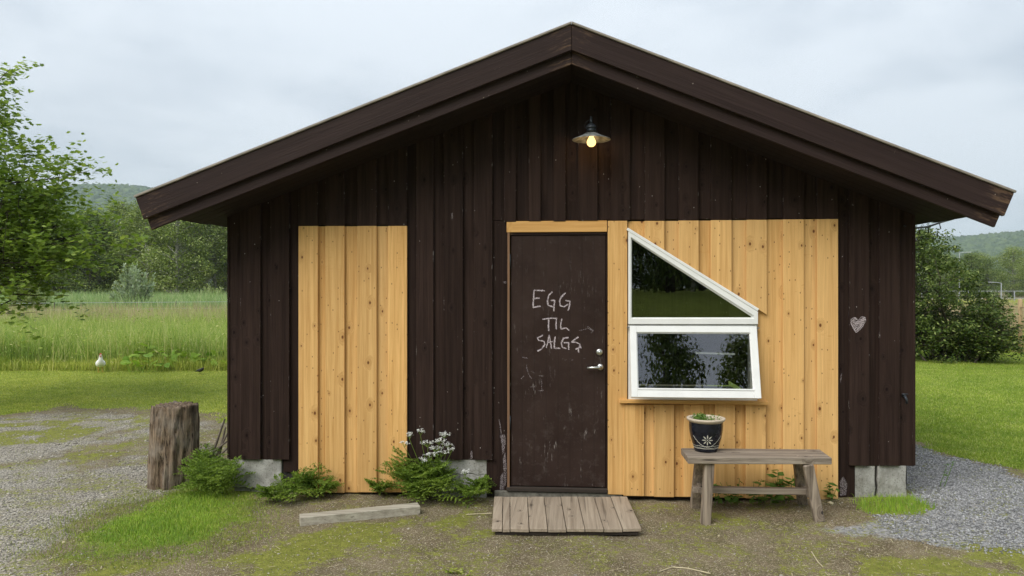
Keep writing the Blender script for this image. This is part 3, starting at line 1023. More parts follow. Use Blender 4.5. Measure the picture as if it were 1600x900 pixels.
def m_door():
    m, nt, out = newmat('door_paint')
    v = obj_coord(nt, False)
    g = noise(nt, scaled(nt, v, (45, 45, 1.3)), 1.0, 4.0, 0.6)
    n = noise(nt, v, 3.0, 4.0)
    s = nd(nt, 'ShaderNodeSeparateXYZ', {0: v})
    c = mixc(nt, mapr(nt, n.outputs[0], 0.3, 0.7), C(0.0265, 0.0155, 0.0125), C(0.042, 0.0262, 0.0215))
    # grooves of the panelled leaf
    px_ = mth(nt, 'FRACT', mth(nt, 'MULTIPLY', mth(nt, 'SUBTRACT', s.outputs[0], dx0), 8 / (dx1 - dx0)))
    gr = mapr(nt, mth(nt, 'ABSOLUTE', mth(nt, 'SUBTRACT', px_, 0.5)), 0.475, 0.5)
    c = mixc(nt, mth(nt, 'MULTIPLY', gr, 0.6), c, C(0.010, 0.007, 0.006))
    # knocked paint towards the foot and the latch side
    w1 = noise(nt, scaled(nt, v, (55, 55, 9)), 1.0, 4.0, 0.75)
    w2 = noise(nt, v, 5.0, 3.0)
    low = mapr(nt, s.outputs[2], dz0, dz0 + 1.0, 1.0, 0.25)
    k = mth(nt, 'MULTIPLY', mth(nt, 'MULTIPLY', mapr(nt, w1.outputs[0], 0.60, 0.67), mapr(nt, w2.outputs[0], 0.47, 0.58)), low)
    c = mixc(nt, k, c, C(0.30, 0.27, 0.25))
    d1 = noise(nt, v, 17.0, 4.0, 0.7)
    c = mixc(nt, mth(nt, 'MULTIPLY', mapr(nt, d1.outputs[0], 0.52, 0.75), mth(nt, 'MULTIPLY', low, 0.17)), c, C(0.22, 0.19, 0.17))
    hb = mth(nt, 'SUBTRACT', mth(nt, 'MULTIPLY', g.outputs[0], 0.25), gr)
    bsdf(nt, out, c, 0.5, hb, 0.35, 0.004, **{'Specular IOR Level': 0.12})
    return m


dr.data.materials.append(m_door())
fr = MB()
MB().box(dx0 - 0.004, dx1 + 0.004, 0.018, 0.10, dz1 - 0.003, dz1 + 0.02).build('door_frame', M['brown_x'], shed, bevel=0.002)
MB().box(dx0 - 0.023, dx0 - 0.004, 0.006, 0.10, dz0 - 0.03, dz1 + 0.02).build('door_jamb', M['old_strip'], shed, bevel=0.002)
MB().box(dx1 + 0.0, dx1 + 0.008, 0.03, 0.10, dz0 - 0.03, dz1 + 0.02).build('door_jamb', M['brown'], shed)
MB().box(dx0 - 0.03, dx1 + 0.01, -0.005, 0.12, W(870, 769).z - 0.0, dz0).build('threshold', M['dark_wood'], shed, bevel=0.003)
# lever handle, lock, hinges
hp = W(938, 573.5, yd)
h = MB()
h.lathe([(0.0, 0), (0.026, 0), (0.026, 0.006), (0.0, 0.008)], n=20)
rot = Matrix.Rotation(R(90), 4, 'X')
h.v = [tuple((rot @ Vector(v)) + hp) for v in h.v]
h.tube([hp + Vector((0, 0, 0)), hp + Vector((0, -0.03, 0)), hp + Vector((-0.012, -0.045, 0)), hp + Vector((-0.05, -0.047, -0.001)), hp + Vector((-0.105, -0.045, -0.003))], [0.011, 0.011, 0.011, 0.0105, 0.010], 10)
h.build('door_handle', M['metal'], dr, smooth=True)
lp = W(936.5, 550, yd)
l = MB()
l.lathe([(0.0, 0.018), (0.018, 0.018), (0.024, 0.014), (0.028, 0.004), (0.028, 0)], n=20)
l.lathe([(0.0, 0.024), (0.010, 0.024), (0.010, 0.017)], n=14)
l.v = [tuple((rot @ Vector(v)) + lp) for v in l.v]
l.build('lock_cylinder', M['metal'], dr, smooth=True)
for py in (408, 660):
    p = W(798, py, yd)
    MB().tube([p + Vector((-0.006, -0.012, -0.055)), p + Vector((-0.006, -0.012, 0.055))], 0.007, 8).build('hinge', M['iron'], dr, smooth=True)

# chalk writing on the door
STROKES = [
    [(122, 68), (205, 70)], [(122, 68), (117, 130), (114, 202)], [(120, 130), (164, 128)], [(112, 202), (172, 190)],
    [(265, 78), (238, 105), (226, 150), (232, 186), (270, 196)], [(252, 146), (283, 146), (280, 170), (275, 230)],
    [(368, 85), (335, 118), (320, 150), (328, 188), (355, 197), (388, 176)], [(366, 148), (404, 152), (398, 190), (388, 226)],
    [(188, 294), (240, 286), (302, 285)], [(237, 288), (234, 340), (236, 386)], [(297, 286), (294, 330), (295, 370)], [(338, 290), (330, 335), (331, 370), (372, 361), (394, 379)],
    [(192, 418), (148, 440), (158, 458), (200, 466), (206, 490), (182, 524), (148, 543)],
    [(240, 415), (230, 465), (218, 516)], [(240, 415), (250, 470), (258, 522)], [(224, 476), (266, 468)],
    [(286, 430), (281, 480), (279, 520), (326, 520)],
    [(390, 435), (352, 441), (335, 475), (343, 514), (375, 523)], [(354, 478), (393, 476), (392, 532)],
    [(468, 432), (440, 450), (412, 472), (450, 474), (480, 488), (474, 516), (446, 528)], [(468, 518), (469, 552)], [(478, 486), (488, 518)],
]
FAINT = [[(478, 383), (512, 374), (548, 366), (585, 388)], [(538, 350), (560, 364), (586, 382), (568, 402)], [(63, 650), (68, 690), (80, 725), (104, 757)], [(160, 736), (194, 735)],
         [(94, 822), (128, 822)], [(112, 800), (122, 850)], [(182, 765), (183, 850)], [(160, 852), (196, 850)], [(30, 590), (70, 600)], [(20, 760), (45, 735)], [(100, 700), (125, 715)], [(360, 610), (380, 608)], [(412, 612), (426, 611)], [(505, 602), (520, 598)]]


def ribbon(mb, pts, y, w):
    """a hand-drawn chalk line as a thin ribbon lying on a board face"""
    dense = []
    for (x0, z0), (x1, z1) in zip(pts[:-1], pts[1:]):
        n = max(2, int(math.hypot(x1 - x0, z1 - z0) / 0.008))
        for i in range(n):
            t = i / n
            dense.append((x0 + (x1 - x0) * t + random.gauss(0, .0007), z0 + (z1 - z0) * t + random.gauss(0, .0007)))
    dense.append(pts[-1])
    vs, fs = [], []
    for i, (x, z) in enumerate(dense):
        a, b = dense[max(0, i - 1)], dense[min(len(dense) - 1, i + 1)]
        dx, dz = b[0] - a[0], b[1] - a[1]
        l = math.hypot(dx, dz) or 1
        ww = w / 2 * random.uniform(0.65, 1.3)
        vs += [(x - dz / l * ww, y, z + dx / l * ww), (x + dz / l * ww, y, z - dx / l * ww)]
    for i in range(len(dense) - 1):
        k = 2 * i
        fs.append((k, k + 1, k + 3, k + 2))
    mb.add(vs, fs)


yc = yd - 0.0015
groups = [(0, 4), (4, 6), (6, 8), (8, 10), (10, 11), (11, 12), (12, 13), (13, 16), (16, 17), (17, 19), (19, 22)]
for g0, g1 in groups:
    mb = MB()
    for st in STROKES[g0:g1]:
        pts = [W(810 + x / 5, 440 + y / 5, yc) for x, y in st]
        ribbon(mb, [(p.x, p.z) for p in pts], yc, 0.0095)
        ribbon(mb, [(p.x + random.uniform(.001, .004), p.z - random.uniform(.001, .004)) for p in pts], yc - 0.0004, 0.006)
    mb.build('chalk_letter', M['chalk'], dr)
for st in FAINT:
    mb = MB()
    pts = [W(810 + x / 5, 440 + y / 5, yc) for x, y in st]
    ribbon(mb, [(p.x, p.z) for p in pts], yc, 0.006)
    mb.build('chalk_mark', M['chalk_faint'], dr)
# chalk heart on the right-hand board
hm = MB()
hy = -0.0045
ho = [(190, 197), (165, 160), (148, 125), (150, 95), (175, 80), (203, 106), (228, 78), (258, 78), (264, 105), (240, 150), (212, 180), (190, 197)]
hw = [W(1300 + x / 5, 480 + y / 5, hy) for x, y in ho]
ribbon(hm, [(p.x, p.z) for p in hw], hy, 0.005)
hp_ = np.array(ho, float)
zig = []
for t in np.linspace(88, 190, 26):
    xs = []
    for (x0, y0), (x1, y1) in zip(ho[:-1], ho[1:]):
        if (y0 - t) * (y1 - t) < 0:
            xs.append(x0 + (x1 - x0) * (t - y0) / (y1 - y0))
    xs.sort()
    for k in range(0, len(xs) - 1, 2):
        a, b = W(1300 + xs[k] / 5, 480 + (t + 10) / 5, hy), W(1300 + xs[k + 1] / 5, 480 + (t - 10) / 5, hy)
        if b.x - a.x > 0.008:
            ribbon(hm, [(a.x, a.z), (b.x, b.z)], hy - 0.0003, 0.003)
hm.build('chalk_heart', M['chalk'], front)

# window: fixed sloping light above, a top-hung sash tilted open below
yw = 0.002


def wp(px, py, y=yw):
    p = W(px, py, y)
    return (p.x, p.z)


def frame_poly(mb, outer, inner, y0, y1):
    n = len(outer)
    vs = [(x, y0, z) for x, z in outer] + [(x, y0, z) for x, z in inner] + [(x, y1, z) for x, z in outer] + [(x, y1, z) for x, z in inner]
    fs = []
    for i in range(n):
        j = (i + 1) % n
        fs += [(i, j, n + j, n + i), (2 * n + j, 2 * n + i, 3 * n + i, 3 * n + j), (j, i, 2 * n + i, 2 * n + j), (n + i, n + j, 3 * n + j, 3 * n + i)]
    mb.add(vs, fs)


wf = MB()
o1 = [wp(981.5, 506.5), wp(1183.5, 506.5), wp(1183.5, 487), wp(981.5, 361)]
i1 = [wp(985.5, 497.5), wp(1177, 497.5), wp(1177, 493.5), wp(985.5, 371)]
frame_poly(wf, o1, i1, -0.018, 0.09)
o2 = [wp(981.5, 627.5, .012), wp(1183.5, 627.5, .012), wp(1183.5, 507.5, .012), wp(981.5, 507.5, .012)]
i2 = [wp(992, 618, .012), wp(1172, 618, .012), wp(1172, 517, .012), wp(992, 517, .012)]
frame_poly(wf, o2, i2, 0.012, 0.09)
win = wf.build('window', M['white'], shed, bevel=0.002)
gk = MB()
i1b = [wp(987.0, 496), wp(1174, 496), wp(1174, 494.5), wp(987.0, 373.5)]
frame_poly(gk, i1, i1b, -0.004, 0.03)
gk.build('glazing_bead', M['white'], win)
p1 = [(x, 0.012, z) for x, z in i1]
MB().add(p1, [(0, 1, 2, 3)]).build('pane', M['glass'], win)
MB().box(wp(979.5, 0)[0], wp(1185.5, 0)[0], -0.020, 0.0, wp(0, 508.6)[1], wp(0, 506.9)[1]).build('drip_seam', M['gasket'], win)
# sloping trim above the light
a_, b_ = W(980, 359, -.022), W(1185, 486, -.022)
MB().bar(a_ + Vector((0, .01, .008)), b_ + Vector((0, .01, .008)), 0.022, 0.020, up=(0, -1, 0)).build('top_trim', M['white'], win, bevel=0.002)
# tilted sash
s0, s1 = W(984, 509, -.022), W(1182.5, 509, -.022)
b0, b1 = W(984, 620.5, -.165), W(1187.5, 621, -.165)
ux = Vector((1, 0, 0))
sw = s1.x - s0.x
vd = Vector((0, b0.y - s0.y, b0.z - s0.z))
sh = vd.length
vd.normalize()
nn = ux.cross(vd)
if nn.y > 0: nn = -nn                            # outward, towards the yard
s0 = Vector((s0.x, -.022, s0.z))


def sash_pt(u, v, n=0.0):
    return s0 + ux * u + vd * v + nn * n


def sash_box(mb, u0, u1, v0, v1, n0, n1):
    p = [sash_pt(u, v, n) for n in (n0, n1) for u, v in ((u0, v1), (u1, v1), (u1, v0), (u0, v0))]
    mb.hexa([p[3], p[2], p[1], p[0], p[7], p[6], p[5], p[4]])


sb = MB()
e = 0.052
sash_box(sb, 0, e, 0, sh, -.045, 0.0)
sash_box(sb, sw - e, sw, 0, sh, -.045, 0.0)
sash_box(sb, e, sw - e, 0, e, -.045, -0.001)
sash_box(sb, e, sw - e, sh - e * 1.15, sh, -.045, -0.001)
sash = sb.build('sash', M['white'], win, bevel=0.003)
gb = MB()
sash_box(gb, e, sw - e, e, e + .006, -.03, -.012)
sash_box(gb, e, sw - e, sh - e * 1.15 - .012, sh - e * 1.15, -.03, 0.004)
sash_box(gb, e, e + .006, e + .006, sh - e * 1.15 - .012, -.03, -.012)
sash_box(gb, sw - e - .006, sw - e, e + .006, sh - e * 1.15 - .012, -.03, -.012)
gb.build('glazing_bead', M['white'], win)
MB().add([sash_pt(e - .01, sh - e * 1.1, -.02), sash_pt(sw - e + .01, sh - e * 1.1, -.02), sash_pt(sw - e + .01, e - .01, -.02), sash_pt(e - .01, e - .01, -.02)], [(0, 1, 2, 3)]).build('pane', M['glass'], win)
MB().bar(sash_pt(sw * .52, sh * .36, -.06), sash_pt(sw * .83, sh * .375, -.06), 0.012, 0.014).build('window_stay', M['white'], win)

# roof: slab, rake boards, edge strip
xeL, xeR = W(272, 342, OVH).x, W(1518, 338, OVH).x
rf = MB()
pts = [(xeL, sof_z(xeL)), (AP.x, sof_z(AP.x)), (xeR, sof_z(xeR)), (xeR, top_z(xeR) - .012), (AP.x, AP.z - .012), (xeL, top_z(xeL) - .012)]
rf.prism(pts, OVH + 0.064, BACK + 0.4)
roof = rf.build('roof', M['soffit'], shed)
felt = MB()
xl2, xr2 = EL_.x + .01, ER_.x - .01
felt.prism([(xl2, top_z(xl2) - .009), (AP.x, AP.z - .009), (xr2, top_z(xr2) - .009), (xr2, top_z(xr2) + .006), (AP.x, AP.z + .006), (xl2, top_z(xl2) + .006)], OVH + 0.02, BACK + 0.42)
felt.build('roof_covering', M['felt'], roof)


def rake(xa, xb, t0, t1, cutn, y0, y1, name, mat, bev=0.004):
    """board along the roof edge from xa (apex side) to xb; t0/t1 = drop below the roof line; ends cut square to the slope"""
    sl = sl_l if xb < AP.x else sl_r
    sg = -1 if xb < AP.x else 1
    z = lambda x: AP.z - sl * abs(x - AP.x)
    dx = lambda t: -sg * t * sl / (1 + sl * sl) * 1.0
    q = [(xa, z(xa) - t1), (xb + dx(t1) , z(xb + dx(t1)) - t1), (xb + dx(t0), z(xb + dx(t0)) - t0), (xa, z(xa) - t0)]
    if sg < 0:
        q = [q[1], q[0], q[3], q[2]]
    ob_ = MB().prism(q, y0, y1).build(name, mat, roof, bevel=bev)
    rt = Matrix.Rotation(sg * math.atan(sl), 4, 'Y')
    ob_.data.transform(rt.inverted())
    ob_.rotation_euler = (0, sg * math.atan(sl), 0)
    return ob_


for xe, sg in ((EL_.x, -1), (ER_.x, 1)):
    ra = math.atan(sl_l if sg < 0 else sl_r)
    o = rake(AP.x + sg * 0.0008, xe, 0.0, V1, 0, OVH, OVH + 0.034, 'rake_board', M['brown_x'])
    o2_ = rake(AP.x + sg * 0.0008, xe - sg * 0.012, V1 - 0.03, VT, 0, OVH + 0.036, OVH + 0.062, 'rake_board', M['brown_x'])
    rake(AP.x + sg * 0.0008, xe + sg * 0.004, -0.020, -0.0015, 0, OVH - 0.012, OVH + 0.045, 'edge_strip', M['edge_strip'], 0.003)
# soffit boards under the gable overhang and the side eaves
for sg, xe in ((-1, xeL), (1, xeR)):
    for k in range(4):
        y0 = OVH + 0.066 + k * 0.114
        xs0, xs1 = (xe + .004, AP.x - .004) if sg < 0 else (AP.x + .004, xe - .004)
        t = 0.012
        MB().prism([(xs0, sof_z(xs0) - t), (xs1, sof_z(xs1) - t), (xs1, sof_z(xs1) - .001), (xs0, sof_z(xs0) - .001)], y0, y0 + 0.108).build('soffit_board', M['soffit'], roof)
# side and back walls
for sg, x in ((-1, XL), (1, XR)):
    x0, x1 = (x + 0.004, x + 0.10) if sg < 0 else (x - 0.10, x - 0.004)
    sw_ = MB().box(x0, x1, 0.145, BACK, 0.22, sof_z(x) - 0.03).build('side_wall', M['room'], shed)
    y = 0.17
    while y < BACK - 0.2:
        xx0, xx1 = (x - 0.02, x + 0.003) if sg < 0 else (x - 0.003, x + 0.02)
        MB().box(xx0, xx1, y, y + 0.15, 0.22, sof_z(x) - 0.02).build('board', M['brown'], sw_)
        y += 0.165
bw = MB().prism([(XL + .1, .15), (XR - .1, .15), (XR - .1, sof_z(XR) - .03), (AP.x, sof_z(AP.x) - .03), (XL + .1, sof_z(XL) - .03)], BACK - .12, BACK).build('back_wall', M['brown'], shed)
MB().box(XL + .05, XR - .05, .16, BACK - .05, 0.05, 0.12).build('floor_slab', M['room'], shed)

# foundation blocks
def fblock(pts, y0, name='foundation_block', seed=0):
    """concrete block with a ragged foot; pts px rectangle"""
    x0, x1, yt, yb = pts
    rr = random.Random(seed)
    a = W(x0, yt, y0); b = W(x1, yb, y0)
    n = 12
    foot = [(a.x + (b.x - a.x) * i / n + rr.uniform(-.004, .004), b.z + rr.uniform(-.012, .012)) for i in range(n + 1)]
    foot[0] = (a.x, b.z); foot[-1] = (b.x, b.z)
    side_r = [(b.x + rr.uniform(-.006, .003), b.z + (a.z - b.z) * i / 5) for i in range(1, 5)]
    side_l = [(a.x + rr.uniform(-.003, .006), b.z + (a.z - b.z) * i / 5) for i in range(4, 0, -1)]
    m_ = MB().prism(foot + side_r + [(b.x, a.z + .02), (a.x, a.z + .02)] + side_l, y0, y0 + 0.20)
    return m_.build(name, M['concrete'], shed, bevel=0.006)


fblock((363, 440, 719, 763), 0.030, seed=1)
fblock((366, 438, 764.5, 790), 0.060, name='footing', seed=2)
fblock((672, 761, 719, 742), 0.032, seed=3)
fblock((670, 760, 743.5, 782), 0.036, seed=4)
fblock((1334, 1368, 729, 785), 0.030, seed=5)
fblock((1371.5, 1417, 729, 782), 0.026, seed=6)
MB().box(W(420, 760).x, W(1334, 760).x, 0.075, 0.14, -0.05, 0.14).build('plinth', M['dark_wood'], shed)
fblock((772, 972, 770.5, 792), 0.012, name='door_footing', seed=7).data.materials[0] = M['dark_concrete']

# small fittings on the right-hand corner
p = W(1411, 622, 0.02)
tp = MB()
tp.tube([p + Vector((0, .006, .02)), p + Vector((0, -.03, .02)), p + Vector((0.004, -.05, .0)), p + Vector((0.004, -.052, -.035))], [.010, .010, .009, .008], 8)
tp.bar(p + Vector((-.022, -.03, .035)), p + Vector((.022, -.03, .035)), .012, .008)
tp.tube([p + Vector((0, -.03, .02)), p + Vector((0, -.03, .038))], .005, 6)
tag(tp.build('garden_tap', M['iron'], None, smooth=True), 'small black tap on the brown corner board of the shed', 'tap')
q0 = W(1413, 353, .015)
q1 = AT(1490, 342, 6.35)
cb = MB()
mid = q0.lerp(q1, .45) + Vector((0, 0, -.035))
pth = [q0, q0.lerp(mid, .5) + Vector((0, 0, -.012)), mid, mid.lerp(q1, .5) + Vector((0, 0, .004)), q1]
cb.tube(pth, .008, 6)
for t in (.3, .5, .72):
    i = int(t * 4); b_ = pth[i].lerp(pth[i + 1], t * 4 - i)
    cb.tube([b_, b_ + Vector((.008, -.004, -.05))], .004, 5)
tag(cb.build('hanging_cable', M['cable'], None, smooth=True), 'black cable strung from the shed corner to the eave', 'cable')

# ------------------------------------------------------------------ wall lamp over the door
lx = W(924, 210, -0.17)
lamp = empty('wall_lamp', (lx.x, 0, 0))
tag(lamp, 'lit barn lamp with chipped enamel shade high on the gable', 'lamp')
L0 = Vector((0, -0.17, 0))
pxm = (D - 0.17) / F                                  # metres per photo pixel there
zr = lx.z + (210 - 218.5) * pxm                       # rim height
mb = MB().lathe([(0.150, 0), (0.147, .004), (0.085, .030), (0.056, .046), (0.048, .050), (0.048, .046), (0.083, .026), (0.146, -.001), (0.150, 0)], (0, -0.17, zr), 32)
mb.build('lamp_shade', M['enamel'], lamp, smooth=True)
mb = MB().lathe([(0.0, .125), (0.018, .124), (0.034, .113), (0.042, .098), (0.043, .092), (0.035, .091), (0.034, .075), (0.037, .074), (0.037, .067), (0.034, .066), (0.036, .049), (0.0, .048)], (0, -0.17, zr), 24)
mb.build('lamp_holder', M['iron'], lamp, smooth=True)
mb = MB().tube([Vector((0, .0, zr + .135)), Vector((0, -.05, zr + .165)), Vector((0, -.10, zr + .19)), Vector((0, -.15, zr + .18)), Vector((0, -.17, zr + .15)), Vector((0, -.17, zr + .12))], .010, 10)
mb.build('lamp_arm', M['iron'], lamp, smooth=True)
wr = MB()
wr.lathe([(0.0, .012), (0.03, .012), (0.036, .004), (0.036, 0.0)], n=18)
wr.v = [tuple((rot @ Vector(v)) + Vector((0, -0.001, zr + .135))) for v in wr.v]
wr.build('wall_rose', M['iron'], lamp, smooth=True)
mb = MB().tube([Vector((-.004, -.16, zr + .165)), Vector((-.04, -.165, zr + .14)), Vector((-.053, -.17, zr + .112)), Vector((-.045, -.172, zr + .09)), Vector((-.035, -.172, zr + .083))], .003, 6)
mb.build('lamp_flex', M['cable'], lamp, smooth=True)
prof = [(0.012, .048), (0.014, .03), (0.022, .015), (0.032, -.004), (0.036, -.020), (0.031, -.038), (0.018, -.051), (0.0, -.055)]
MB().lathe(prof, (0, -0.17, zr), 20).build('light_bulb', M['bulb'], lamp, smooth=True)
pd = bpy.data.lights.new('bulb_light', 'POINT')
pd.energy = 0.55
pd.color = (1.0, 0.60, 0.26)
pd.shadow_soft_size = 0.035
po = bpy.data.objects.new('bulb_light', pd)
col.objects.link(po)
po.parent = lamp
po.location = (0, -0.17, zr - .062)

# ------------------------------------------------------------------ boarded step in front of the door
zd = 0.055
fx = [768, 785, 797, 827, 856, 885, 914, 943.5, 973, 1003]
bx = [772, 786, 797, 824, 850, 876, 902.5, 928, 954, 980]
step = empty('door_step', tuple(G(885, 800, 0)))
so = step.location
tag(step, 'low platform of weathered boards in front of the brown door', 'step')
for i in range(9):
    g = 0.0022
    p00, p01 = G(fx[i], 826, zd), G(fx[i + 1], 826, zd)
    p10, p11 = G(bx[i], 776, zd), G(bx[i + 1], 776, zd)
    dzz = random.uniform(-.002, .002)
    q = [p00 + Vector((g, random.uniform(-.006, .006), 0)), p01 + Vector((-g, random.uniform(-.006, .006), 0)), p11 + Vector((-g, 0, 0)), p10 + Vector((g, 0, 0))]
    lo = [v - so + Vector((0, 0, -0.024 + dzz)) for v in q]
    hi = [v - so + Vector((0, 0, dzz)) for v in q]
    MB().hexa(lo + hi).build('plank', M['deck'], step, bevel=0.0025)
a, b = G(771, 826, zd), G(1000, 826, zd)
MB().hexa([v - so for v in (a + Vector((0.01, .012, -.05)), b + Vector((-.01, .012, -.05)), b + Vector((-.01, .06, -.05)), a + Vector((.01, .06, -.05)),
                            a + Vector((0.01, .012, -.026)), b + Vector((-.01, .012, -.026)), b + Vector((-.01, .06, -.026)), a + Vector((.01, .06, -.026)))]).build('front_joist', M['dark_wood'], step, bevel=0.003)
a, b = G(776, 779, zd), G(975, 779, zd)
MB().hexa([v - so for v in (a + Vector((0.01, -.06, -.05)), b + Vector((-.01, -.06, -.05)), b + Vector((-.01, -.01, -.05)), a + Vector((.01, -.01, -.05)),
                            a + Vector((0.01, -.06, -.026)), b + Vector((-.01, -.06, -.026)), b + Vector((-.01, -.01, -.026)), a + Vector((.01, -.01, -.026)))]).build('rear_joist', M['dark_wood'], step, bevel=0.003)

# ------------------------------------------------------------------ loose beam on the moss
bl = [G(467, 823, 0.0), G(657.5, 808, 0.0)]
t_ = 0.062
c0, c1 = G(469, 809, t_), G(657, 790.5, t_)
dv = (Vector((c1.x, c1.y, 0)) - Vector((c0.x, c0.y, 0)))
nv = Vector((-dv.y, dv.x, 0)).normalized() * 0.098
o_ = (c0 + c1) / 2
o_ = Vector((o_.x, o_.y, 0))
bm_ = MB().hexa([Vector((v.x, v.y, zz)) - o_ for zz in (-0.004, t_) for v in (c0, c1, c1 + nv, c0 + nv)])
bo = bm_.build('beam', M['plank'], None, bevel=0.004)
bo.location = o_
tag(bo, 'pale weathered beam lying on mossy ground before the pine patch', 'beam')

# ------------------------------------------------------------------ bench and pot
zs = 0.492
s_fl, s_fr, s_bl, s_br = G(1075, 714.5, zs), G(1300, 715.5, zs), G(1064, 700, zs), G(1281, 702, zs)
bo_ = (s_fl + s_br) / 2
bench = empty('bench', (bo_.x, bo_.y, 0))
bo_ = Vector((bo_.x, bo_.y, 0))
tag(bench, 'rustic grey wooden bench with splayed legs against the pine boards', 'bench')
dn = Vector((0, 0, -0.048))
mid0, mid1 = s_fl.lerp(s_bl, 0.52), s_fr.lerp(s_br, 0.52)
MB().hexa([v + dn - bo_ for v in (s_fl, s_fr, mid1, mid0)] + [v - bo_ for v in (s_fl, s_fr, mid1, mid0)]).build('seat_board', M['grey_x'], bench, bevel=0.004)
e_ = (s_bl - s_fl).normalized() * 0.002
MB().hexa([v + dn - bo_ for v in (mid0 + e_, mid1 + e_, s_br, s_bl)] + [v - bo_ for v in (mid0 + e_, mid1 + e_, s_br, s_bl)]).build('seat_board', M['grey_x'], bench, bevel=0.004)


def leg(pt, pb, depth_b, yt_):
    b = G(pb[0], pb[1], 0)
    if depth_b is not None:
        b = AT(pb[0], pb[1], depth_b)
    zb = zt(b.x, b.y)
    b = Vector((b.x, b.y, zb - 0.004))
    t = W(pt[0], pt[1], yt_)
    t = Vector((t.x, t.y, zs - 0.050))
    m_ = MB().bar(b - bo_, t - bo_, 0.070, 0.058, up=(0, 1, 0.2))
    m_.build('leg', M['grey_z'], bench, bevel=0.006)
    return b, t


yf_, yb_ = s_fl.y, s_bl.y
f1 = leg((1108, 726), (1102, 818), None, yf_ + 0.06)
f2 = leg((1262, 727), (1280, 822), None, yf_ + 0.06)
r1 = leg((1094, 724), (1085.5, 792), None, yb_ - 0.05)
r2 = leg((1247, 727), (1254, 796), None, yb_ - 0.05)


def on(l_, z):
    return l_[0].lerp(l_[1], (z - l_[0].z) / (l_[1].z - l_[0].z))


for fa, ba in ((f1, r1), (f2, r2)):
    MB().bar(on(fa, .20) - bo_ + Vector((0, .0, 0)), on(ba, .20) - bo_, 0.03, 0.055, up=(0, 0, 1)).build('cross_rail', M['grey_x'], bench, bevel=0.004)
ra, rb = (on(f1, .20) + on(r1, .20)) / 2, (on(f2, .20) + on(r2, .20)) / 2
MB().bar(ra - bo_ + Vector((-.07, 0, .005)), rb - bo_ + Vector((.02, 0, .005)), 0.05, 0.045).build('stretcher', M['grey_x'], bench, bevel=0.004)

pc = G(1103, 704, zs)
pot = empty('flower_pot', (pc.x, pc.y, zs))
tag(pot, 'glossy black glazed plant pot with incised white flower on the bench', 'plant pot')
PH = 0.245
prof = [(0.0, 0.0), (0.082, 0.0), (0.086, .012), (0.088, .022), (0.1, .06), (0.113, .105), (0.121, .150), (0.1235, .190), (0.122, PH - .028)]


def pr(z):
    for (r0, z0), (r1_, z1) in zip(prof[1:-1], prof[2:]):
        if z0 <= z <= z1:
            return r0 + (r1_ - r0) * (z - z0) / (z1 - z0)
    return prof[-1][0]


MB().lathe(prof, n=40).build('pot_body', M['glaze'], pot, smooth=True)
MB().lathe([(0.122, PH - .028), (0.134, PH - .018), (0.141, PH - .008), (0.140, PH), (0.122, PH + .001), (0.114, PH - .006), (0.110, PH - .05)], n=40).build('pot_rim', M['rim'], pot, smooth=True)
MB().lathe([(0.112, PH - .035), (0.06, PH - .028), (0.0, PH - .026)], n=32).build('soil', M['soil'], pot, smooth=True)
pot.rotation_euler = (0, 0, 0)
dirc = math.atan2(CAM.y - pc.y, CAM.x - pc.x) + 0.10


def pot_pt(ang, z, off=0.0012):
    r_ = pr(z) + off
    return Vector((r_ * math.cos(dirc + ang), r_ * math.sin(dirc + ang), z))


def pot_line(name, pts, w):
    """incised line following the pot wall; pts (angle, z)"""
    vs, fs = [], []
    for i, (a, z) in enumerate(pts):
        a0, z0 = pts[max(0, i - 1)]
        a1, z1 = pts[min(len(pts) - 1, i + 1)]
        da, dz = (a1 - a0) * .115, z1 - z0
        l_ = math.hypot(da, dz) or 1
        ww = (w[i] if hasattr(w, '__len__') else w) / 2
        vs += [pot_pt(a - dz / l_ * ww / .115, z + da / l_ * ww), pot_pt(a + dz / l_ * ww / .115, z - da / l_ * ww)]
    fs = [(2 * i, 2 * i + 1, 2 * i + 3, 2 * i + 2) for i in range(len(pts) - 1)]
    MB().add(vs, fs).build(name, M['slip'], pot)


fz, fa_ = 0.098, 0.0
for k in range(8):
    t = k * math.pi / 4
    ln = .040
    ptsp = [(fa_ + math.cos(t) * r_ / .112, fz + math.sin(t) * r_) for r_ in np.linspace(.010, ln, 6)]
    pot_line('petal_mark', ptsp, [.002, .005, .0085, .0085, .006, .002])
pot_line('petal_mark', [(fa_ - .04, fz), (fa_ + .04, fz)], .008)
arc = [(a, .045 + (abs(a) / .95) ** 2 * .075 + .0025 * math.sin(a * 40)) for a in np.linspace(-.98, .98, 44)]
pot_line('vine_mark', arc, .0045)
for z in (.050, .036, .030):
    pot_line('band_mark', [(a, z + .0012 * math.sin(a * 9 + z * 400)) for a in np.linspace(-1.5, 1.5, 40)], .003)
tw = []
for _ in range(420):
    a, r_ = random.uniform(0, 6.28), random.uniform(0, .10)
    if random.random() < .75:
        a, r_ = random.gauss(3.3, .7), random.uniform(.02, .10)
    tw.append((r_ * math.cos(a), r_ * math.sin(a), PH - .03))
tw = np.array(tw)
blades_obj('seedlings', tw[:120], 0.05, 0.005, M['fern'], 0.4, pot)
leaves_obj('foliage', tw + np.stack([np.zeros(420), np.zeros(420), rng.uniform(0, .055, 420)], 1), rng.uniform(.010, .022, 420), M['nettle'], pot)

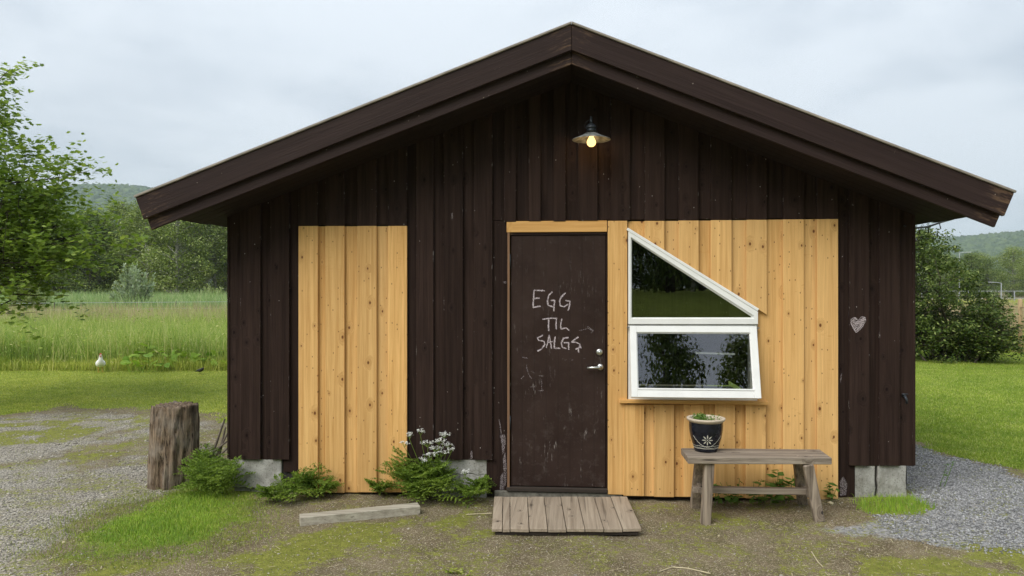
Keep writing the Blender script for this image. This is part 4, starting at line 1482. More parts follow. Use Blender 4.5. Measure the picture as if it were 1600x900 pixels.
# ------------------------------------------------------------------ stump
sp_ = G(271, 757, 0)
SH = 0.70
n, nzv = 72, 34
vs, fs = [], []
rs = random.Random(3)
for j in range(nzv + 1):
    t = j / nzv
    z = t * SH
    for k in range(n):
        a = 2 * math.pi * k / n
        r_ = 0.190 - 0.022 * ss(0, .5, t) + 0.012 * math.sin(t * 3)
        r_ += 0.016 * math.sin(3 * a + 1 + t) + 0.010 * math.sin(5 * a + 2 - t * 2)
        cx, cy = math.cos(a), math.sin(a)
        f1_ = mnoise.noise(Vector((cx * 9, cy * 9, z * 1.6)))
        f2_ = mnoise.noise(Vector((cx * 24, cy * 24, z * 3.5 + 5)))
        gv = abs(mnoise.noise(Vector((cx * 5 + 7, cy * 5, z * 1.1))))
        r_ += 0.012 * f1_ + 0.007 * f2_ - 0.028 * max(0, 0.10 - gv) / 0.10
        if t < .5:                                        # rotten notch at the foot
            an = math.atan2(math.sin(a - R(262)), math.cos(a - R(262)))
            r_ -= 0.045 * math.exp(-(an / .13) ** 2) * (1 - ss(.28, .46, t))
        z2 = z + (0.018 * f1_ + 0.01 * f2_ if j == nzv else 0)
        vs.append((r_ * cx + 0.030 * (t - .2), r_ * cy, z2))
for j in range(nzv):
    for k in range(n):
        a, b = j * n + k, j * n + (k + 1) % n
        fs.append((a, b, b + n, a + n))
prev = nzv * n
for q, rr in enumerate((.85, .65, .42, .2)):
    s_ = len(vs)
    for k in range(n):
        v = vs[nzv * n + k]
        cx, cy = (v[0] - .024) * rr, v[1] * rr
        vs.append((cx + .024, cy, SH + 0.022 * mnoise.noise(Vector((cx * 22, cy * 22, 3))) - 0.012 * (1 - rr)))
    for k in range(n):
        fs.append((prev + k, prev + (k + 1) % n, s_ + (k + 1) % n, s_ + k))
    prev = s_
vs.append((.024, 0, SH - .012))
fs += [(prev + k, prev + (k + 1) % n, len(vs) - 1) for k in range(n)]
st = MB().add(vs, fs).build('tree_stump', M['stump'], None, smooth=True)
st.location = (sp_.x, sp_.y, zt(sp_.x, sp_.y) - 0.012)
tag(st, 'upright weathered chopping stump beside the left corner of the shed', 'stump')

# ------------------------------------------------------------------ hen and blackbird
def loft(name, spine, mat, parent=None, n=12):
    """continuous body: spine of (x, y, z, half width, half height)"""
    vs, fs = [], []
    P = [Vector(s_[:3]) for s_ in spine]
    for i, s_ in enumerate(spine):
        d = (P[min(i + 1, len(P) - 1)] - P[max(i - 1, 0)]).normalized()
        u = Vector((0, 0, 1)).cross(d)
        u = Vector((1, 0, 0)) if u.length < .05 else u.normalized()
        if u.x < 0: u = -u
        w = d.cross(u)
        for k in range(n):
            a = 2 * math.pi * k / n
            vs.append(P[i] + u * math.cos(a) * s_[3] + w * math.sin(a) * s_[4])
    for i in range(len(spine) - 1):
        for k in range(n):
            a, b = i * n + k, i * n + (k + 1) % n
            fs.append((a, b, b + n, a + n))
    fs += [tuple(range(n)), tuple(range((len(spine) - 1) * n, len(spine) * n))]
    o = MB().add(vs, fs).build(name, mat, parent, smooth=True)
    m_ = o.modifiers.new('sub', 'SUBSURF')
    m_.levels = m_.render_levels = 1
    return o


hpnt = G(157, 582)
hen = empty('hen', (hpnt.x, hpnt.y, 0), R(34))
tag(hen, 'white hen with red comb standing at the lawn edge', 'hen')
body = loft('body', [(0, .20, .24, .010, .012), (0, .17, .235, .045, .035), (0, .11, .20, .078, .062), (0, .03, .175, .098, .082), (0, -.05, .18, .090, .085), (0, -.10, .215, .066, .062),
                     (0, -.115, .26, .045, .042), (0, -.115, .305, .034, .034), (0, -.118, .34, .030, .031), (0, -.132, .362, .024, .022), (0, -.150, .366, .010, .010)], M['hen'], hen)
loft('tail', [(0, .15, .22, .045, .02), (0, .20, .25, .04, .028), (0, .24, .275, .022, .024), (0, .255, .285, .008, .008)], M['hen'], hen, 8)
MB().prism([(-.03, 0), (.03, 0), (.036, .022), (.022, .012), (.014, .032), (.002, .014), (-.008, .034), (-.018, .013), (-.034, .022)], -.006, .006).build('comb', M['comb'], hen)
cm_ = [c for c in hen.children if c.name.startswith('comb')][0]
cm_.location = (0, -.125, .362)
cm_.rotation_euler = (0, 0, R(60))
for s_ in (-1, 1):
    loft('wattle', [(s_ * .010, -.146, .352, .006, .005), (s_ * .012, -.150, .335, .011, .006), (s_ * .012, -.150, .320, .004, .004)], M['comb'], hen, 6)
    MB().tube([(s_ * .035, .03, .115), (s_ * .036, .02, .06), (s_ * .036, .025, .006)], [.014, .008, .007], 6).build('leg', M['beak'], hen)
    for a in (-35, 0, 35):
        MB().tube([(s_ * .036, .025, .008), (s_ * .036 + .045 * math.sin(R(a)), .025 - .045 * math.cos(R(a)), .004)], [.006, .003], 5).build('toe', M['beak'], hen)
    MB().lathe([(0, .005), (.004, .003), (.005, 0), (.004, -.003), (0, -.005)], (s_ * .024, -.135, .352), 8).build('eye', M['iron'], hen)
MB().tube([(0, -.148, .354), (0, -.175, .348)], [.008, .002], 6).build('beak', M['beak'], hen)

bpnt = G(313, 585)
bird = empty('blackbird', (bpnt.x, bpnt.y, 0), R(70))
tag(bird, 'small dark bird sitting low on the mown lawn', 'bird')
loft('body', [(0, .16, .05, .006, .003), (0, .10, .062, .016, .008), (0, .05, .075, .036, .030), (0, -.01, .082, .042, .040), (0, -.05, .10, .032, .032), (0, -.075, .125, .024, .024), (0, -.098, .130, .010, .010)], M['blackbird'], bird, 10)
MB().tube([(0, -.095, .130), (0, -.118, .126)], [.005, .001], 5).build('beak', M['beak'], bird)
for s_ in (-1, 1):
    MB().tube([(s_ * .014, .0, .05), (s_ * .014, .0, .0)], .003, 5).build('leg', M['stick'], bird)

# ------------------------------------------------------------------ plants at the wall
def frond_leaflets(base, d, length, droop, out_pos, out_dir, out_sz, stem_pts):
    """twice-divided leaf: positions, directions and sizes of its leaflets"""
    d = d.normalized()
    side0 = d.cross(Vector((0, 0, 1)))
    side0 = side0.normalized() if side0.length > .05 else Vector((1, 0, 0))
    pts = []
    for i in range(12):
        t = i / 11
        pts.append(base + d * length * t + Vector((0, 0, -droop * length * t * t)))
    stem_pts.append((pts[0], pts[6], pts[11]))
    for i in range(3, 12):
        t = i / 11
        for sg in (-1, 1):
            pl = length * 0.46 * (1 - (t - .25) / .85) + .015
            pd_ = (side0 * sg + d * 0.55 + Vector((0, 0, random.uniform(-.25, .15)))).normalized()
            m_ = max(2, int(pl / .013))
            for k in range(m_):
                u = (k + .6) / m_
                c_ = pts[i] + pd_ * pl * u + Vector((0, 0, -.15 * pl * u * u))
                for s2 in (-1, 1):
                    dd = (pd_ + d * (s2 * .8) + Vector((0, 0, random.uniform(-.3, .3)))).normalized()
                    sz = .024 * (1.15 - .5 * u) * random.uniform(.7, 1.2)
                    out_pos.append(c_ + dd * sz * .45); out_dir.append(dd); out_sz.append(sz)


def leaflet_mesh(name, pos, dirs, szs, mat, parent, w=.32):
    pos, dirs, szs = np.array([tuple(p) for p in pos]), np.array([tuple(d) for d in dirs]), np.array(szs)
    n_ = len(pos)
    r_ = rng.normal(0, .45, (n_, 3)) + np.array([[0, 0, 1.0]])
    sx = np.cross(dirs, r_)
    sx /= np.linalg.norm(sx, axis=1, keepdims=True) + 1e-9
    l_ = dirs * szs[:, None] * .5
    s_ = sx * szs[:, None] * w
    V = np.stack([pos - l_, pos + s_ - l_ * .1, pos + l_, pos - s_ - l_ * .1], 1).reshape(-1, 3)
    q = np.arange(n_ * 4).reshape(n_, 4)
    return np_mesh(name, V, [q], mat, parent)


def fern_plant(name, px, py, width, height, nf, label, group=None, mat='fern', depth=None, spread=1.0, lean=(0, -.25), cat='weed'):
    b = G(px, py)
    o = empty(name, (b.x, b.y, zt(b.x, b.y)))
    tag(o, label, cat, group)
    P_, D_, S_, st_ = [], [], [], []
    for i in range(int(nf * .62)):
        a = random.uniform(0, 2 * math.pi)
        el = R(random.uniform(28, 84))
        base = Vector((random.gauss(0, width * .16), random.gauss(0, .04), 0))
        ll = height * random.uniform(.6, 1.1) * (0.75 + .45 * math.sin(el))
        d = Vector((math.cos(a) * math.cos(el) * spread + lean[0], math.sin(a) * math.cos(el) * .6 + lean[1], math.sin(el)))
        frond_leaflets(base + Vector((0, 0, .02)), d, ll * 1.12, random.uniform(.2, .65), P_, D_, S_, st_)
    leaflet_mesh('foliage', P_, D_, S_, M[mat], o)
    sm = MB()
    for s_ in st_:
        sm.tube(s_, [.004, .003, .0012], 4, False)
    tag(sm.build('stems', M[mat], o), kind='stuff')
    return o


big = fern_plant('cow_parsley', 662, 777, .42, .42, 62, 'bushy cow parsley with white flower heads left of the door', cat='plant')
fern_plant('fern_weed', 480, 778, .50, .24, 34, 'low ferny weed at the foot of the left pine patch', cat='weed')
fern_plant('fern_weed', 435, 786, .22, .22, 16, 'ferny weed spilling over the earth below the left foundation block', cat='weed')
fern_plant('fern_weed', 742, 780, .22, .27, 15, 'thin ferny weed in front of the middle foundation block', cat='weed', spread=.7)
fern_plant('fern_weed', 600, 775, .30, .17, 14, 'small low weed between the pine patch and the cow parsley', cat='weed')
fern_plant('fern_weed', 338, 770, .38, .42, 34, 'tall ferny weed beside the left foundation corner behind the stump', cat='weed', lean=(-.12, -.1))
fern_plant('fern_weed', 318, 752, .30, .36, 20, 'leafy weed leaning against the back of the stump', cat='weed', lean=(-.1, 0))
# flower heads
ob = big.location
heads = [(657, 672, .03), (694, 676, .05), (668, 690, .05), (682, 697, .06), (700, 692, .05), (690, 705, .06), (672, 708, .05), (632, 690, .035), (640, 678, .02), (661, 716, .03), (704, 700, .03), (727, 735, .03), (686, 686, .05)]
root = Vector((0, 0, .02))
for hx, hy_, hr in heads:
    p = W(hx, hy_, -0.12 - random.uniform(0, .10))
    tip = p - ob
    stm = MB().tube([root + Vector((random.gauss(.05, .04), 0, .1)), root.lerp(tip, .55) + Vector((.03, 0, -.02)), tip + Vector((0, 0, -.045))], [.004, .003, .002], 5)
    fl, fd, fs_ = [], [], []
    for k in range(int(9 + hr * 160)):
        a, r_ = random.uniform(0, 6.28), hr * math.sqrt(random.random())
        c_ = tip + Vector((r_ * math.cos(a), r_ * math.sin(a) * .7, random.uniform(-.012, .012) - r_ * .25))
        stm.tube([tip + Vector((0, 0, -.045)), c_], .0009, 3, False)
        for q in range(9):
            fl.append(c_ + Vector((random.gauss(0, .006), random.gauss(0, .006), random.gauss(0, .004))))
            fd.append(Vector((random.gauss(0, 1), random.gauss(0, 1), random.gauss(0, .4))).normalized())
            fs_.append(random.uniform(.006, .010))
    stm.build('stem', M['fern'], big)
    leaflet_mesh('flower_head', fl, fd, fs_, M['petal'], big, .45)


def leafy_plant(px, py, n_st, h_, label, mat='nettle', size=.06, name='nettle', group=None, y=None, wid=.08):
    b = G(px, py)
    if y is not None:
        b = Vector((W(px, 600, y).x, y, 0))
    o = empty(name, (b.x, b.y, zt(b.x, b.y)))
    tag(o, label, 'weed', group)
    P_, D_, S_ = [], [], []
    sm = MB()
    for i in range(n_st):
        x0 = random.gauss(0, wid)
        hh = h_ * random.uniform(.55, 1.1)
        tip = Vector((x0 + random.gauss(0, .05), random.gauss(-.03, .03), hh))
        bs = Vector((x0, random.gauss(0, .03), 0))
        sm.tube([bs, bs.lerp(tip, .5), tip], [.003, .0025, .0015], 4, False)
        for k in range(int(4 + hh / .03)):
            t = random.uniform(.15, 1)
            a = random.uniform(0, 6.28)
            d = Vector((math.cos(a), math.sin(a), random.uniform(-.4, .3))).normalized()
            sz = size * random.uniform(.6, 1.2)
            P_.append(bs.lerp(tip, t) + d * sz * .5); D_.append(d); S_.append(sz)
    leaflet_mesh('foliage', P_, D_, S_, M[mat], o, .30)
    tag(sm.build('stems', M[mat], o), kind='stuff')
    return o


leafy_plant(1130, 0, 5, .16, 'nettles in the shade under the bench near its pot end', y=-.07)
leafy_plant(1168, 0, 6, .20, 'nettles in the shade below the middle of the bench', y=-.06)
leafy_plant(1205, 0, 8, .26, 'taller nettles behind the bench stretcher below the sill end', y=-.06, size=.075)
leafy_plant(1300, 0, 3, .18, 'sprig of weed at the bottom right corner of the pine boards', y=-.05, size=.07, wid=.02)
leafy_plant(1470, 775, 2, .22, 'thin lone weed sprouting from the pale grey gravel', size=.03, wid=.02, name='weed')
leafy_plant(715, 897, 7, .045, 'small tuft of weed in the trodden earth before the step', mat='lawn', size=.03, wid=.03, name='weed')
# cut branches leaning at the left wall
brush = empty('branch_pile', tuple(G(340, 752)))
tag(brush, 'few dead branches leaning against the left corner of the shed', 'branches')
bpos = brush.location
for (ax, ay, bx_, by_) in ((322, 735, 351, 655), (330, 742, 352, 668), (318, 712, 354, 690), (326, 722, 356, 676), (335, 745, 356, 700)):
    a, b = G(ax, 752) - bpos, AT(bx_, by_, 6.35) - bpos
    a.z = 0.0 if ay > 730 else .12
    MB().tube([a, a.lerp(b, .5) + Vector((random.gauss(0, .02), 0, random.gauss(.02, .02))), b], [.014, .011, .007], 6).build('branch', M['stick'], brush, smooth=True)

# butterbur along the meadow edge
for i, (px, py, n_, hh) in enumerate(((235, 575, 10, .36), (262, 572, 13, .44), (292, 571, 11, .40), (322, 570, 9, .34), (345, 569, 9, .36), (212, 577, 7, .26), (240, 569, 6, .58))):
    b = G(px, py + 6)
    o = empty('broad_leaf_plant', (b.x, b.y, 0))
    tag(o, 'low plant with broad bright green leaves along the meadow edge', 'plant', 'broad leaved plants along the meadow edge')
    P_ = np.stack([rng.normal(0, .32, n_), rng.normal(0, .16, n_), rng.uniform(.10, hh, n_)], 1)
    T_ = (np.array([(0, 0, -.06)] + [(.5 * math.cos(a) * (1 if abs(a - 4.71) > .35 else .55), .5 * math.sin(a) * (1 if abs(a - 4.71) > .35 else .55), .03 * math.sin(3 * a)) for a in np.linspace(0, 2 * math.pi, 10, endpoint=False)]),
          [np.array([[0, 1 + k, 1 + (k + 1) % 10] for k in range(10)])])
    leaves_obj('foliage', P_, rng.uniform(.12, .21, n_), M['butterbur'], o, T_, .75)
    sm = MB()
    for p in P_:
        sm.tube([(p[0] * .6, p[1] * .6, 0), tuple(p)], .006, 4, False)
    tag(sm.build('stems', M['butterbur'], o), kind='stuff')

# ------------------------------------------------------------------ grass, meadow, gravel
def sample(n, x0, x1, y0, y1, wfun):
    x, y = rng.uniform(x0, x1, n), rng.uniform(y0, y1, n)
    k = rng.random(n) < wfun(x, y)
    x, y = x[k], y[k]
    return np.stack([x, y, zat(x, y)], 1)


def clear(x, y):
    """not under the shed, the step or the beam"""
    return ~((x > XL - .0) & (x < XR) & (y > -0.01) & (y < BACK))


P_ = sample(85000, -4.6, -2.0, -1.6, 0.6, lambda x, y: cover(x, y)[3] * clear(x, y))
hgt = (0.010 + 0.055 * fbm(P_[:, 0], P_[:, 1], 4.0)) * (.35 + .65 * ss(0, .3, poly_sd(P_[:, :2], _pl['clump'])))
tag(blades_obj('grass_clump', P_, hgt, .0042, M['clump'], .55), 'lush bright green grass patch between the stump and the beam', 'grass', kind='stuff')
P_ = sample(60000, -4.9, -1.6, -1.8, 0.6, lambda x, y: np.exp(-((poly_sd(np.stack([x, y], 1), _pl['clump']) + .05) / .22) ** 2) * .55 * clear(x, y))
tag(blades_obj('grass_fringe', P_, .032, .0036, M['mossblade'], .8), 'yellowish short grass around the lush patch near the stump', 'grass', kind='stuff')
P_ = sample(9000, 2.1, 3.6, -1.2, 0.1, lambda x, y: cover(x, y)[7] * clear(x, y))
tag(blades_obj('grass_tuft', P_, .055, .0042, M['clump'], .55), 'short green grass patch in gravel by the right foundation blocks', 'grass', kind='stuff')
P_ = sample(95000, -6.5, 5.2, -2.6, 3.0, lambda x, y: np.clip(cover(x, y)[1], 0, 1) ** 1.5 * 0.8 * clear(x, y))
tag(blades_obj('thin_grass', P_, .020, .0034, M['mossblade'], .9), 'thin mossy grass growing over the trodden yard', 'grass', kind='stuff')


def wedge(n, p0, p1, d0, d1, pw=1.0):
    """points between two photo columns and two depths (denser near)"""
    u = rng.random(n)
    dep = d0 * (d1 / d0) ** (u ** pw)
    px = rng.uniform(p0, p1, n)
    dx = (px - 800) / F
    x = CAM.x + dep * (dx * cT - sT)
    y = CAM.y + dep * (dx * sT + cT)
    return x, y


x, y = wedge(150000, -260, 480, 8.6, 15.8)
k = (rng.random(len(x)) < cover(x, y)[5]) & clear(x, y)
Z = np.zeros(k.sum())
tag(blades_obj('lawn_grass', np.stack([x[k], y[k], Z], 1), .024, .008, M['lawn'], 1.0), 'mown lawn grass between gravel yard and meadow left of shed', 'grass', kind='stuff')
x, y = wedge(190000, 1330, 1900, 6.2, 19)
k = (rng.random(len(x)) < cover(x, y)[6]) & clear(x, y)
tag(blades_obj('lawn_grass', np.stack([x[k], y[k], zat(x[k], y[k])], 1), .030, .0075, M['lawn_deep'], 1.0), 'mown lawn grass right of the shed beyond the gravel', 'grass', kind='stuff')
# meadow left: near bright grass, a reddish seeding band, reeds far off
def meadow(name, p0, p1, d0, d1, n, h_, w_, mat, label, lean=.42, patch=None):
    x, y = wedge(n, p0, p1, d0, d1)
    if patch:
        f = fbm(x, y, patch[0])
        k = f > patch[1]
        x, y = x[k], y[k]
    hh = h_ * (0.65 + .7 * fbm(x, y, .6))
    tag(blades_obj(name, np.stack([x, y, np.zeros(len(x))], 1), hh, w_, M[mat], lean), label, 'grass', kind='stuff')
    return x, y, hh


meadow('meadow_edge', -300, 480, 15.1, 17.0, 16000, .26, .014, 'lawn', 'low green weeds at the front edge of the left meadow', .6)
meadow('meadow_grass', -300, 480, 15.6, 27, 60000, .85, .013, 'meadow', 'tall bright green meadow grass behind the hen')
x, y = wedge(16000, -300, 480, 15.2, 30)
hh = rng.uniform(.05, .85, len(x)) * (.5 + .9 * fbm(x, y, .8))
tag(leaves_obj('meadow_weeds', np.stack([x, y, hh], 1), rng.uniform(.03, .085, len(x)), M['meadow'], None, RHOMB, .7), 'small leafy weeds scattered through the left meadow', 'weeds', kind='stuff')
meadow('seeding_grass', -300, 480, 24, 40, 30000, .95, .016, 'dry', 'reddish seeding grass band across the left meadow', .2, (.25, .42))
meadow('meadow_grass', -300, 480, 26, 42, 26000, .80, .022, 'meadow', 'tall green meadow grass amid the reddish seeding band')
meadow('reed_bed', -300, 480, 41, 66, 42000, 1.35, .035, 'reed', 'pale green reeds before the dark wood left of shed')
meadow('meadow_grass', 1440, 1950, 18.8, 22, 14000, .60, .016, 'lawn', 'long green grass at the fence right of the shed', .3)
meadow('seeding_grass', 1440, 1950, 21, 42, 40000, .95, .018, 'dry', 'dry pale grass field beyond the bamboo fence', .18)
meadow('field_grass', 1440, 1950, 42, 80, 24000, .55, .05, 'lawn', 'green field grass before the road on the right', .3)

# gravel
P_ = sample(75000, 2.2, 6.5, -1.6, 2.0, lambda x, y: cover(x, y)[4] * (1 - cover(x, y)[2]) * clear(x, y) * np.clip(1.25 - 0.9 * fbm(x, y, 3) * (y < -.55), 0, 1))
P_[:, 2] += .004
tag(stones_obj('gravel', P_, rng.uniform(.008, .021, len(P_)), M['gravel'], .6, 'oct'), 'pale grey crushed gravel at the right corner of the shed', 'gravel', kind='stuff')
P_ = sample(26000, -8.5, -2.6, -2.2, 4.5, lambda x, y: cover(x, y)[0] * .8 * clear(x, y))
P_[:, 2] += .001
tag(stones_obj('yard_gravel', P_, rng.gamma(3.0, .0042, len(P_)) + .004, M['grit'], .6, 'oct'), 'fine grey gravel of the yard left of the shed', 'gravel', kind='stuff')
P_ = sample(5200, -4.0, 4.2, -2.4, 0.05, lambda x, y: (.35 + .65 * fbm(x, y, 1.2)) * clear(x, y))
P_[:, 2] += .001
tag(stones_obj('yard_grit', P_, rng.gamma(2.0, .0030, len(P_)) + .003, M['grit'], .6, 'oct'), 'scattered pebbles and grit over the trodden earth', 'gravel', kind='stuff')
# straw and chaff
n_ = 5200
x, y = rng.uniform(-4.5, 4.0, n_), rng.uniform(-2.3, .02, n_)
k = clear(x, y)
x, y = x[k], y[k]
n_ = len(x)
a = rng.uniform(0, 6.28, n_)
l_ = rng.gamma(2.0, .0042, n_) + .003
w_ = rng.uniform(.001, .0022, n_)
c_ = np.stack([x, y, zat(x, y) + .004], 1)
d_ = np.stack([np.cos(a), np.sin(a), rng.normal(0, .08, n_)], 1) * l_[:, None]
s_ = np.stack([-np.sin(a), np.cos(a), np.zeros(n_)], 1) * w_[:, None]
V = np.stack([c_ - d_ - s_, c_ + d_ - s_, c_ + d_ + s_, c_ - d_ + s_], 1).reshape(-1, 3)
tag(np_mesh('straw', V, [np.arange(n_ * 4).reshape(-1, 4)], M['shell']), 'bits of straw and chaff strewn over the yard', 'straw', kind='stuff')
for pts, lb in ((((1030, 893), (1050, 886), (1075, 888), (1110, 896)), 'curved dry stalk lying on the earth before the bench'), (((728, 804), (745, 803), (768, 802)), 'dry stalk lying on the moss beside the step'), (((1268, 862), (1278, 878), (1286, 886)), 'short dry twig on the mossy ground before the gravel')):
    q = [G(*p, .01) for p in pts]
    tag(MB().tube(q, .0035, 5).build('dry_stalk', M['shell'], None), lb, 'stalk')
for px, py, s_, lb in ((1123, 838, .022, 'small white pebble on the earth in front of the bench'), (1298, 799, .055, 'pale stone beside the front bench leg at the pine corner'), (985, 835, .04, 'grey stone at the front corner of the door step'), (100, 848, .03, 'pale stone on the driveway gravel near the grass patch')):
    p = G(px, py)
    o = stones_obj('stone', np.array([[p.x, p.y, zt(p.x, p.y) + s_ * .2]]), [s_], M['shell' if 'grey' not in lb else 'grit'], .6)
    tag(o, lb, 'stone')

# ------------------------------------------------------------------ trees
def rvec():
    v = Vector((random.gauss(0, 1), random.gauss(0, 1), random.gauss(0, 1)))
    return v.normalized()


def grow(base, d, length, rad, level, maxl, tubes, tips, spread=.75, up=.15, kids=(5, 5, 4)):
    """recursive limb: bends upward, bears side limbs; leaf carrying points go to tips"""
    pts = [Vector(base)]
    rads = [rad]
    n_ = 5
    d = d.normalized()
    for i in range(n_):
        d = (d + rvec() * .13 + Vector((0, 0, up * .35))).normalized()
        pts.append(pts[-1] + d * length / n_)
        rads.append(rad * (1 - .75 * (i + 1) / n_))
    tubes.append((pts, rads))
    if level >= maxl:
        for i in range(1, n_ + 1):
            tips.append((pts[i], d))
        return
    k = kids[min(level, len(kids) - 1)]
    for c in range(k):
        t = .30 + .70 * (c + random.random() * .8) / k
        t = min(t, .99)
        i = int(t * n_)
        p = pts[i].lerp(pts[min(i + 1, n_)], t * n_ - i)
        side = rvec()
        side = (side - d * side.dot(d)).normalized()
        nd_ = (d * (1 - spread * .55) + side * spread + Vector((0, 0, up)))
        grow(p, nd_, length * random.uniform(.48, .70) * (1.1 - .3 * t), rad * .5 * (1 - .4 * t), level + 1, maxl, tubes, tips, spread, up, kids)


def tree_from(name, loc, tubes, leafpos, size, lmat, bmat, label, cat='tree', group=None, template=RHOMB, tilt=None, minr=.004):
    o = empty(name, loc)
    tag(o, label, cat, group)
    tb = MB()
    for p, r_ in tubes:
        if r_[0] > minr:
            tb.tube(p, [max(q, .003) for q in r_], 7 if r_[0] > .03 else 4, False)
    tb.build('trunk', M[bmat], o, smooth=True)
    leaves_obj('crown', leafpos, size, M[lmat], o, template, tilt)
    return o


# the maple at the left edge
random.seed(21)
mb_ = G(-118, 640)
tubes, tips = [], []
tubes.append(([Vector((0, 0, -.05)), Vector((.02, 0, .5)), Vector((.05, .02, 1.1)), Vector((.06, .02, 1.8)), Vector((.0, .0, 2.8)), Vector((-.05, 0, 4.0))], [.15, .12, .105, .085, .06, .03]))
for i in range(15):
    a = i * 2.4 + random.uniform(-.3, .3)
    z0 = 1.15 + 2.7 * (i / 14)
    ln = 1.9 - .035 * i
    grow(Vector((.04, 0, z0)), Vector((math.cos(a), math.sin(a), .35 + .045 * i)), ln, .045, 0, 2, tubes, tips, .72, .16, (6, 5, 4))
grow(Vector((-.05, 0, 3.9)), Vector((0, 0, 1)), 1.6, .03, 0, 2, tubes, tips, .7, .1, (6, 5, 4))
# boughs that reach out over the lawn towards the shed
for z0, a, ln in ((1.35, .05, 2.0), (1.6, -.35, 2.1), (2.0, .25, 2.1), (2.4, -.1, 1.9), (1.45, .5, 1.8), (1.7, 0.0, 2.1)):
    grow(Vector((.05, 0, z0)), Vector((math.cos(a), math.sin(a), .42)), ln, .045, 0, 2, tubes, tips, .72, .16, (7, 5, 4))
lp_ = []
for p, d in tips:
    for _ in range(6):
        lp_.append(p + rvec() * random.uniform(.03, .17) + Vector((0, 0, -.02)))
lp_ = np.array([tuple(p) for p in lp_])
tree_from('maple_tree', (mb_.x, mb_.y, 0), tubes, lp_, rng.uniform(.05, .095, len(lp_)), 'maple', 'bark', 'young maple with bright lobed leaves at the gravel yard', template=MAPLE, tilt=.55, minr=.007).scale = (.96, .96, .90)

def clump_leaves(cl, per, rad):
    """leaves on rounded clumps, facing outward and up as foliage does"""
    m_ = len(cl) * per
    u = rng.normal(0, 1, (m_, 3))
    u /= np.linalg.norm(u, axis=1, keepdims=True)
    rr = rng.random(m_) ** .45
    sc_ = rng.uniform(.6, 1.25, (len(cl), 1)).repeat(per, 0)
    off = u * rr[:, None] * np.array([[1.15, 1.15, .8]]) * rad * 1.55 * sc_
    N = u + np.array([[0, 0, .75]]) + rng.normal(0, .38, (m_, 3))
    return np.repeat(cl, per, 0) + off, N


# dark shrub to the right
random.seed(5)
sb_ = G(1483, 568)
tubes, tips = [], []
for i in range(30):
    a = i * 2.399
    el = random.uniform(.25, 2.4)
    ln = random.uniform(0.85, 1.25) * (1 - .25 * max(0, math.cos(a))) * (0.75 + .28 * min(el, 1.6))
    grow(Vector((random.gauss(0, .30), random.gauss(0, .25), 0)), Vector((math.cos(a), math.sin(a), el)), ln, .03, 0, 1, tubes, tips, .6, .05, (10, 8))
for i in range(7):                                           # long arching side boughs
    a = random.uniform(-.5, .6)
    grow(Vector((.3, random.gauss(0, .3), .3 + .14 * i)), Vector((math.cos(a), math.sin(a), .35)), .80, .022, 0, 1, tubes, tips, .6, .0, (10, 8))
for i in range(8):
    a = random.uniform(2.4, 4.0)
    grow(Vector((-.25, random.gauss(0, .3), .4 + .2 * i)), Vector((math.cos(a), math.sin(a), .9)), 1.3, .025, 0, 1, tubes, tips, .6, .05, (10, 8))
lp_ = []
for p, d in tips:
    for _ in range(11):
        lp_.append(p + rvec() * random.uniform(.03, .20))
lp_ = np.array([tuple(p) for p in lp_])
cc = []
while len(cc) < 175:
    a, z = random.uniform(0, 6.28), random.uniform(.12, 2.95)
    rmax = 1.12 * math.sqrt(max(.05, 1 - ((z - .95) / 2.1) ** 2))
    q = rmax * math.sqrt(random.uniform(.25, 1))
    xq = q * math.cos(a) - .25
    if z > 2.95 - 1.0 * max(0, xq + .35) or random.random() > .55 + .45 * math.sin(7 * a + 5 * z):
        continue
    cc.append((xq, q * math.sin(a) * .9, z))
cp, cn_ = clump_leaves(np.array(cc), 75, .15)
lp_ = lp_[lp_[:, 2] > .02]
shr = tree_from('garden_shrub', (sb_.x, sb_.y, 0), tubes, lp_, rng.uniform(.05, .09, len(lp_)), 'shrubleaf', 'bark', 'large dense dark green shrub on the lawn right of the shed', 'shrub', tilt=.8)
V, fs = scatter(RHOMB, cp, rng.uniform(.05, .09, len(cp)), rot_n(cn_))
np_mesh('inner_crown', V, fs, M['shrubleaf'], shr)


